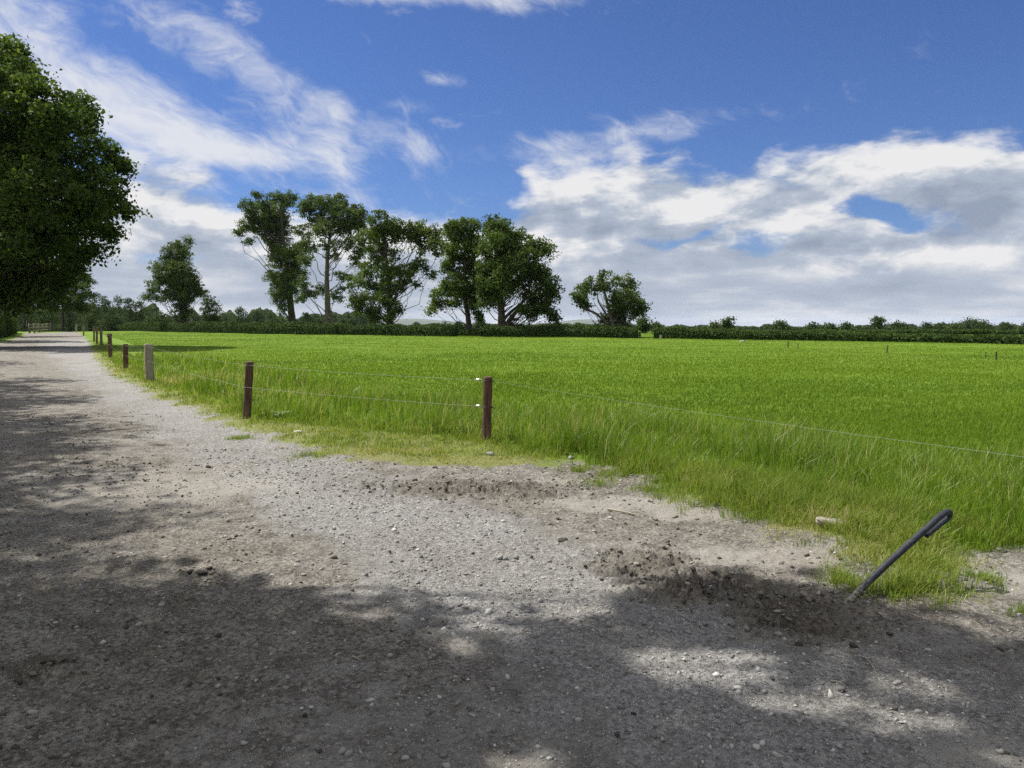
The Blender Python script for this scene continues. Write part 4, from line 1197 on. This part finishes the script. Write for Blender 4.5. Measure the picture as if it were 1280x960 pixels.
# temporary stakes out in the field
for bx, by, ty, w, lab in [(985, 435, 428.5, 1.3, 'thin dark stake in the far right of the field, left of its row'), (997.5, 435.5, 431.5, 1.0, 'very short faint stake beside the leftmost dark one'),
                           (1108, 442.5, 434, 1.5, 'thin leaning dark stake in the middle of the stake row'), (1232, 450, 443, 1.1, 'faint short stake just left of the rightmost dark one'),
                           (1245, 451, 442.5, 1.7, 'thickest dark stake near the right edge of the field')]:
    b = G(bx, by); s = b[1] / F
    mb = MB(); H = (by - ty) * s + 0.1
    ln = 0.06 if 'leaning' in lab else 0.0
    mb.tube([(0, 0, -0.1), (ln * 0.5, 0, H * 0.5), (ln, 0, H)], w * s * 0.5, 8)
    mb.tube([(ln - 0.03, 0, H * 0.93), (ln + 0.03, 0, H * 0.93)], w * s * 0.4, 6)
    o = mb.build('fence_stake', M['black_plastic']); o.location = b
    tag(o, lab, 'stake', 'temporary stakes in the field')

# rail fence across the far end of the track
def rail_fence():
    a, b = G(37, 416.5), G(68, 414)
    root = empty('rail_fence', (a[0], a[1], 0)); tag(root, 'sunlit post and rail fence across the far end of the track', 'fence')
    n = 7; H = 1.35
    for i in range(n):
        t = i / (n - 1); p = (b - a) * t
        mb = MB(); mb.box((p[0] - .09, p[1] - .08, -0.1), (p[0] + .09, p[1] + .08, H + 0.1)); mb.build('post', M['mid_wood'], root, False)
    L = b - a; u = L / np.linalg.norm(L); nrm = np.array([u[1], -u[0], 0])
    for hz in (0.35, 0.8, 1.25):
        mb = MB()
        q = [nrm * s1 * 0.03 + nrm * 0.12 for s1 in (-1, 1)]
        V = []
        for e in (np.zeros(3) - u * .1, L + u * .1):
            for zz_ in (hz - .09, hz + .09):
                for w in q: V.append(e + w + np.array([0, 0, zz_]))
        mb.add(V, [[0, 1, 3, 2], [4, 6, 7, 5], [0, 4, 5, 1], [2, 3, 7, 6], [0, 2, 6, 4], [1, 5, 7, 3]])
        mb.build('rail', M['grey_wood'], root, False)


rail_fence()
for px_, py_, hp, lab in [(826, 424, 5.5, 'short pale gatepost on the right of the field gateway'), (800, 423, 6.5, 'short dark gatepost on the left of the field gateway')]:
    b = G(px_, py_); s = b[1] / F
    mb = MB(); mb.tube([(0, 0, -.1), (0, 0, hp * s * .5), (0, 0, hp * s)], 0.10, 9, 0.05)
    o = mb.build('gate_post', M['grey_wood' if 'pale' in lab else 'mid_wood']); o.location = b
    tag(o, lab, 'post', 'posts of the field gateway')
single_stone('boulder', 927, 428, 9, 3.5, M['block'], 'low pale grey boulder in the grass before the long hedge', 'boulder', None, 0.8, 77)

# ------------------------------------------------------------------ bent pipe
def pipe():
    m, n = new_mat('grey_polythene')
    f = n.noise(n.obj(), 60, 4, 0.6)
    c = n.mix(n.step(0.35, 0.7, f), (0.014, 0.017, 0.022), (0.034, 0.039, 0.047))
    sep = n.node('ShaderNodeSeparateXYZ'); n.put(sep.inputs[0], n.obj())
    c = n.mix(n.mul(n.step(0.16, 0.0, sep.outputs[2]), n.step(0.35, 0.6, f)), c, (0.24, 0.22, 0.19))
    n.out(n.bsdf(c, 0.6, n.bump(f, 0.15, 0.002), 0, 0.22))
    b = G(1068, 745); b[2] = -0.03
    Y0 = b[1]
    key = [(1068, 745, 0), (1085, 728, .02), (1112, 702, .07), (1140, 677, .13), (1160, 659, .18), (1172, 648, .21), (1180, 642, .235), (1185.5, 640, .26), (1187.5, 642.5, .27), (1185, 647.5, .27), (1177, 654, .255), (1167, 662, .23), (1158, 669.5, .20)]
    P = np.array([AT(x, y, Y0 + dy) - b for x, y, dy in key])
    P = np.vstack([P[0] - (P[1] - P[0]) * 0.8, P])
    t = np.linspace(0, 1, len(P)); ts = np.linspace(0, 1, 60)
    # Catmull-Rom smoothing
    Q = []
    for i in range(len(P) - 1):
        p0, p1, p2, p3 = P[max(i - 1, 0)], P[i], P[i + 1], P[min(i + 2, len(P) - 1)]
        for u in np.linspace(0, 1, 6)[:-1]:
            Q.append(0.5 * ((2 * p1) + (-p0 + p2) * u + (2 * p0 - 5 * p1 + 4 * p2 - p3) * u * u + (-p0 + 3 * p1 - 3 * p2 + p3) * u ** 3))
    Q = np.array(Q + [P[-1]])
    r = np.full(len(Q), 0.0200); tt = np.linspace(0, 1, len(Q)); r = r * (1 - 0.18 * sstep(0.55, 0.75, tt))
    mb = MB(); mb.tube(Q, r, 14)
    o = mb.build('water_pipe', m); o.location = b
    tag(o, 'grey plastic pipe sticking up out of the earth with its end bent over', 'pipe')


pipe()

# ------------------------------------------------------------------ weeds and twigs
M['dock'] = leafy('dock_leaf', (0.08, 0.14, 0.03), (0.13, 0.20, 0.045), (0.20, 0.24, 0.07), 0.3, 0.45, 0.4)


def short_straw():
    xs, ys = [], []
    for px_, py_, r_, k in [(1090, 694, .30, 700), (1120, 676, .30, 500), (1190, 700, .25, 400), (1000, 668, .35, 300), (560, 566, .8, 500), (420, 558, .7, 300), (1130, 735, .25, 200)]:
        c = G(px_, py_); xs.append(RNG.normal(c[0], r_ * 0.55, k)); ys.append(RNG.normal(c[1], r_ * 0.4, k))
    x, y = np.concatenate(xs), np.concatenate(ys)
    blades('dry_grass', x, y, RNG.uniform(0.02, 0.075, len(x)), np.full(len(x), 0.0035), M['verge'], RNG.uniform(0.72, 1.0, len(x)), 1.6)


short_straw()


def rosette(px, py, size, n, label, seed):
    rg = np.random.default_rng(seed)
    g = G(px, py); gz = float(height(g[:1], g[1:2])[0])
    mb = MB()
    for i in range(n):
        a = i * 2.4 + rg.uniform(-.3, .3); L = size * rg.uniform(.6, 1.1); w = L * 0.17; rise = rg.uniform(0.35, 1.0)
        pts = []
        for k in range(6):
            t = k / 5
            r = L * t; z = L * (rise * t - 0.75 * rise * t * t) + 0.02
            ww = w * math.sin(math.pi * min(0.98, 0.12 + 0.88 * t)) ** 0.8
            cx_, cy_ = math.cos(a) * r, math.sin(a) * r; nx, ny = -math.sin(a), math.cos(a)
            wave = 0.012 * math.sin(k * 2 + i)
            pts += [(cx_ - nx * ww, cy_ - ny * ww, z + wave + ww * 0.3), (cx_, cy_, z), (cx_ + nx * ww, cy_ + ny * ww, z - wave + ww * 0.3)]
        mb.add(pts, [[3 * k + q, 3 * k + q + 1, 3 * k + 4 + q, 3 * k + 3 + q] for k in range(5) for q in range(2)])
    o = mb.build('dock_plant', M['dock']); o.location = (g[0], g[1], gz)
    o.data.attributes.new('tint', 'FLOAT', 'POINT').data.foreach_set('value', np.full(len(o.data.vertices), 0.4, np.float32))
    tag(o, label, 'weed', 'dock weeds by the fence')


rosette(796, 573, 0.24, 13, 'broad leaved dock weed in the grass edge right of the nearest post', 1)
rosette(772, 575, 0.17, 9, 'small dock weed left of the larger broad leaved one', 2)
rosette(352, 523, 0.34, 12, 'dark leafy weed tuft in the grass right of the leaning post', 3)
rosette(965, 617, 0.16, 9, 'low dock weed in the lush grass above the sunk block', 4)
M['twig'] = simple('dry_twig', (0.20, 0.175, 0.135), (0.32, 0.29, 0.23), 30, 0.9, 0.2, 0.002)
for k, (pts, r, lab) in enumerate([
        ([(1072, 813), (1084, 818), (1092, 828), (1096, 836)], 0.0035, 'pale curved twig on the shaded track left of the dark right corner'),
        ([(1038, 845), (1050, 848), (1056, 850)], 0.003, 'short pale stalk beside the grey stone on the shaded track'),
        ([(57, 770), (68, 776)], 0.003, 'single pale straw on the dark earth at the left'),
        ([(95, 842), (108, 838), (100, 848), (90, 858)], 0.003, 'small tangle of straw on the dark earth at the left front'),
        ([(760, 634), (785, 638), (800, 641)], 0.010, 'brown dead sod strip on the pale earth behind the muddy patch'),
        ([(440, 812), (452, 818)], 0.004, 'short dark twig on the shaded track below the earth lump')]):
    W = []
    for px_, py_ in pts:
        g = G(px_, py_); W.append([g[0], g[1], float(height(g[:1], g[1:2])[0]) + r * 1.3 + 0.003])
    W = np.array(W); mb = MB(); mb.tube(W - W[0], r * np.linspace(1, .5, len(W)), 6)
    if len(W) > 2: mb.tube([W[1] - W[0], (W[1] - W[0]) + np.array([0.05, 0.015, 0.004])], r * 0.6, 5)
    o = mb.build('twig', M['twig']); o.location = W[0]; tag(o, lab, 'twig')

# ------------------------------------------------------------------ sky
def make_world():
    w = bpy.data.worlds.new('World'); sc.world = w; w.use_nodes = True
    w.node_tree.nodes.clear()
    n = N(w.node_tree)
    sky = n.node('ShaderNodeTexSky', sky_type='NISHITA')
    sky.sun_disc = False; sky.sun_elevation = EL; sky.sun_rotation = math.atan2(-SX, -SY)
    sky.altitude = 60; sky.air_density = 1.0; sky.dust_density = 0.2; sky.ozone_density = 2.2
    dirv = n.node('ShaderNodeTexCoord').outputs['Generated']
    sep = n.node('ShaderNodeSeparateXYZ'); n.put(sep.inputs[0], dirv)
    X, Y, Z = sep.outputs
    n.put(sky.inputs[0], n.xyz(X, Y, n.m('MAXIMUM', Z, 0.015)))
    u = n.m('ARCTAN2', X, Y); v = n.m('ARCSINE', Z)

    def uv(px, py):
        r = ray(px, py); r = r / np.linalg.norm(r)
        return math.atan2(r[0], r[1]), math.asin(r[2])

    def ell(px, py, rx, ry, rot=0):
        u0, v0 = uv(px, py); ru, rv = rx / F, ry / F
        du, dv = n.sub(u, u0), n.sub(v, v0)
        c, s = math.cos(rot), math.sin(rot)
        a = n.mul(n.add(n.mul(du, c), n.mul(dv, s)), 1 / ru); b = n.mul(n.sub(n.mul(dv, c), n.mul(du, s)), 1 / rv)
        return n.m('EXPONENT', n.mul(n.add(n.mul(a, a), n.mul(b, b)), -1.0))

    def total(lst):
        o = None
        for q in lst:
            e = n.mul(ell(*q[:5]), q[5]); o = e if o is None else n.add(o, e)
        return o
    # high wispy cloud
    rot = -0.36
    al = n.add(n.mul(u, math.cos(rot)), n.mul(v, math.sin(rot))); pe = n.sub(n.mul(v, math.cos(rot)), n.mul(u, math.sin(rot)))
    warp = n.noise(n.xyz(n.mul(u, 6), n.mul(v, 6), 3.3), 1.0, 3, 0.5)
    cv = n.xyz(n.add(n.mul(al, 5.5), n.mul(warp, 0.6)), n.add(n.mul(pe, 12), n.mul(warp, 1.2)), 1.7)
    c1 = n.noise(cv, 1.0, 9, 0.60, 0.3)
    c2 = n.noise(n.xyz(n.add(n.mul(al, 26), n.mul(warp, 3)), n.add(n.mul(pe, 62), n.mul(warp, 5)), 8.1), 1.0, 6, 0.62, 0.5)
    covc = total([(190, 95, 300, 100, -0.42, .58), (20, 70, 170, 50, -0.36, .42), (215, 165, 170, 30, -0.40, .34), (430, 195, 70, 34, -0.7, .42), (215, 18, 90, 30, -0.6, .22), (340, 85, 110, 24, -0.5, .26), (430, 120, 90, 40, -.5, .18), (520, -10, 240, 20, -0.03, .95), (290, 194, 70, 12, -0.1, .45), (560, 100, 60, 10, 0.05, .42), (520, 132, 34, 12, -.2, .42), (522, 185, 45, 22, -.7, .40),
                  (165, 62, 70, 18, -.5, -.34), (265, 118, 60, 14, -.45, -.2), (330, 30, 60, 16, -.4, -.25), (880, 150, 190, 20, 0.12, .36), (760, 175, 110, 26, 0.1, .42), (1240, 155, 90, 22, .1, .35)])
    cc = n.add(n.mul(n.sub(c1, 0.5), 2.4), n.mul(n.sub(c2, 0.5), 0.9))
    dcl = n.add(cc, n.sub(n.mul(covc, 1.30), 0.36))
    dc = n.m('POWER', n.step(0.0, 1.05, dcl), 1.15)
    dc = n.mul(dc, 0.93)
    # heaped cloud lower down
    sh = n.noise(n.xyz(n.mul(u, 9), n.mul(v, 16), 5.5), 1.0, 4, 0.5, 0, 1)
    shs = n.node('ShaderNodeSeparateXYZ'); n.put(shs.inputs[0], sh)
    u_plain, v_plain = u, v
    u = n.add(u, n.mul(n.sub(shs.outputs[0], 0.5), 0.13)); v = n.add(v, n.mul(n.sub(shs.outputs[1], 0.5), 0.06))
    def cumulus(du, dv, det):
        p = n.xyz(n.mul(n.add(u_plain, du), 8.0), n.mul(n.add(v_plain, dv), 17.0), 4.2)
        vm = n.node('ShaderNodeVectorMath', operation='MULTIPLY_ADD'); n.put(vm.inputs[0], sh); vm.inputs[1].default_value = (0.35, 0.45, 0); n.put(vm.inputs[2], p)
        return n.noise(vm.outputs[0], 1.0, det, 0.58, 0.0)
    n0 = cumulus(0, 0, 10)
    n1 = cumulus(-0.018, 0.024, 5)
    n0s = cumulus(0, 0, 5)
    crv = n.node('ShaderNodeFloatCurve')
    lo, hi = -1.2, 1.2
    pts = [(-250, 190), (60, 215), (170, 203), (215, 208), (290, 238), (370, 262), (450, 266), (500, 252), (560, 256), (600, 258), (640, 232), (690, 195), (760, 190), (830, 198), (900, 200), (960, 188), (1050, 172), (1130, 160), (1200, 160), (1280, 165), (1600, 170)]
    cu = crv.mapping.curves[0]
    loc = sorted(((uv(a, b)[0] - lo) / (hi - lo), uv(a, b)[1] / 0.5) for a, b in pts)
    cu.points[0].location = (0, 0.42); cu.points[1].location = (1, 0.42)
    for a, b in loc: cu.points.new(a, b)
    crv.mapping.update()
    n.put(crv.inputs['Value'], n.mul(n.sub(u, lo), 1 / (hi - lo)))
    vt = n.mul(crv.outputs[0], 0.5)
    covb = n.sub(n.step(-0.05, 0.07, n.sub(vt, v)), total([(940, 303, 70, 13, 0.0, .60), (880, 290, 60, 10, 0.35, .5), (1110, 270, 50, 20, -0.15, .75), (1075, 255, 36, 16, 0.2, .4), (800, 300, 40, 10, 0, .3), (640, 240, 60, 26, 0, .34), (900, 190, 120, 20, 0, .22), (200, 320, 60, 10, 0, .25), (1000, 225, 60, 12, 0, .15)]))
    dens = n.add(n.mul(covb, 1.18), n.mul(n.sub(n0, 0.5), 2.2))
    low = n.step(0.10, 0.035, n.add(v_plain, n.mul(n.sub(n0s, 0.5), 0.07)))   # layered bank towards the horizon
    lay = n.noise(n.xyz(n.add(n.mul(u_plain, 7), n.mul(warp, 0.8)), n.add(n.mul(v_plain, 34), n.mul(warp, 0.6)), 9.0), 1.0, 9, 0.55, 0.0)
    db = n.m('MAXIMUM', n.step(0.34, 0.86, dens), n.mul(low, n.step(0.26, 0.56, n.add(lay, n.mul(n.step(0.06, 0.0, v_plain), 0.25)))), None, True)
    # light on the heaps: bright towards the sun, grey-blue on the far and lower sides
    rel = n.mul(n.sub(n0s, n1), 3.4)
    thick = n.step(0.6, 1.5, dens)
    li = n.add(n.add(0.76, rel), n.mul(thick, -0.36))
    li = n.add(li, n.mul(n.sub(n0, 0.5), 0.6))
    u, v = u_plain, v_plain
    brs = total([(240, 250, 130, 40, 0, .20), (520, 275, 120, 24, 0, .45), (740, 225, 90, 30, 0, .32), (1180, 190, 130, 24, 0, .28), (1190, 322, 80, 13, 0, .28), (900, 262, 110, 22, 0, .16), (650, 310, 60, 40, 0, .15), (1230, 262, 130, 28, 0, -.34), (900, 296, 60, 8, 0.1, -.2), (1060, 302, 120, 12, 0, -.28), (780, 285, 90, 14, -.15, -.22), (210, 300, 120, 20, 0, -.15)])
    li = n.add(li, brs)
    lil = n.add(n.add(-0.20, n.mul(lay, 1.45)), n.mul(brs, 0.6))
    lmix = n.node('ShaderNodeMix', data_type='FLOAT'); n.put(lmix.inputs[0], low); n.put(lmix.inputs[2], li); n.put(lmix.inputs[3], lil); li = lmix.outputs[0]
    ramp = n.node('ShaderNodeValToRGB'); n.put(ramp.inputs[0], li)
    e = ramp.color_ramp.elements
    e[0].position = 0.0; e[0].color = (0.36, 0.425, 0.55, 1)
    e[1].position = 0.95; e[1].color = (0.99, 0.99, 1.0, 1)
    q = e.new(0.5); q.color = (0.53, 0.60, 0.72, 1)
    K = W_CLOUD
    cl = n.mix(1.0, ramp.outputs[0], (K, K, K), 'MULTIPLY')
    skyc = n.mix(1.0, sky.outputs[0], W_SKY, 'MULTIPLY')
    col = n.mix(dc, skyc, (0.93 * K, 0.95 * K, 1.0 * K))
    col = n.mix(db, col, cl)
    # unseen bright cloud added overhead and behind for fill light, brightest round the sun
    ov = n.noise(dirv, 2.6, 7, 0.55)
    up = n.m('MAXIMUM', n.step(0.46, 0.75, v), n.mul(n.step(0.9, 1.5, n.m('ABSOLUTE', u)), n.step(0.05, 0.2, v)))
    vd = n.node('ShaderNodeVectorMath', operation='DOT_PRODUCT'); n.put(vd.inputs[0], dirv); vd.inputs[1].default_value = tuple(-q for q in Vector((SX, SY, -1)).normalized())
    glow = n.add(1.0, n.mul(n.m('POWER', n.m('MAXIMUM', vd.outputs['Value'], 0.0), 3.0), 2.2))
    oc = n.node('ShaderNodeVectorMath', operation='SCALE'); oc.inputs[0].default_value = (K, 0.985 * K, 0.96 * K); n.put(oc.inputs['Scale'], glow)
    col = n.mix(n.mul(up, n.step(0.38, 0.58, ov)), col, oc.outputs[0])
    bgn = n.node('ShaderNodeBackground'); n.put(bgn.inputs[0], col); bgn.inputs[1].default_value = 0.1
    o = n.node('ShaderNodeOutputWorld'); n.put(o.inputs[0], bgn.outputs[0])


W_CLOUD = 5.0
W_SKY = (0.285, 0.375, 0.59)
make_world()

sd_ = bpy.data.lights.new('sun', 'SUN'); sd_.energy = 5.0; sd_.angle = math.radians(0.55); sd_.color = (1.0, 0.96, 0.90)
so = bpy.data.objects.new('sun', sd_); COL.objects.link(so)
dv_ = Vector((SX, SY, -1)).normalized()
so.rotation_euler = dv_.to_track_quat('-Z', 'Y').to_euler(); so.location = (-20, 10, 40)

# ------------------------------------------------------------------ air
def haze():
    m = bpy.data.materials.new('air'); m.use_nodes = True; m.node_tree.nodes.clear(); n = N(m.node_tree)
    v = n.node('ShaderNodeVolumePrincipled'); v.inputs['Color'].default_value = (0.80, 0.88, 1.0, 1); v.inputs['Density'].default_value = 4e-5
    o = n.node('ShaderNodeOutputMaterial'); n.put(o.inputs['Volume'], v.outputs[0])
    mb = MB(); mb.box((-13000, -13000, -230), (13000, 13000, 70))
    tag(mb.build('haze', m, smooth=False), kind='stuff')


haze()

# ------------------------------------------------------------------ camera
cam = bpy.data.cameras.new('camera'); cam.sensor_width = 36; cam.sensor_fit = 'HORIZONTAL'; cam.lens = 36 * F / 1280
cam.clip_start = 0.05; cam.clip_end = 30000
co = bpy.data.objects.new('camera', cam); COL.objects.link(co)
co.location = (0, 0, CAMH); co.rotation_euler = (math.pi / 2 - PITCH, 0, 0)
sc.camera = co
sc.view_settings.view_transform = 'Standard'; sc.view_settings.look = 'None'
sc.view_settings.exposure = 0.75; sc.view_settings.gamma = 1.0; sc.view_settings.use_curve_mapping = False
sc.cycles.max_bounces = 6; sc.cycles.diffuse_bounces = 3; sc.cycles.transmission_bounces = 4; sc.cycles.transparent_max_bounces = 4
sc.cycles.caustics_reflective = False; sc.cycles.caustics_refractive = False
sc.cycles.use_denoising = False
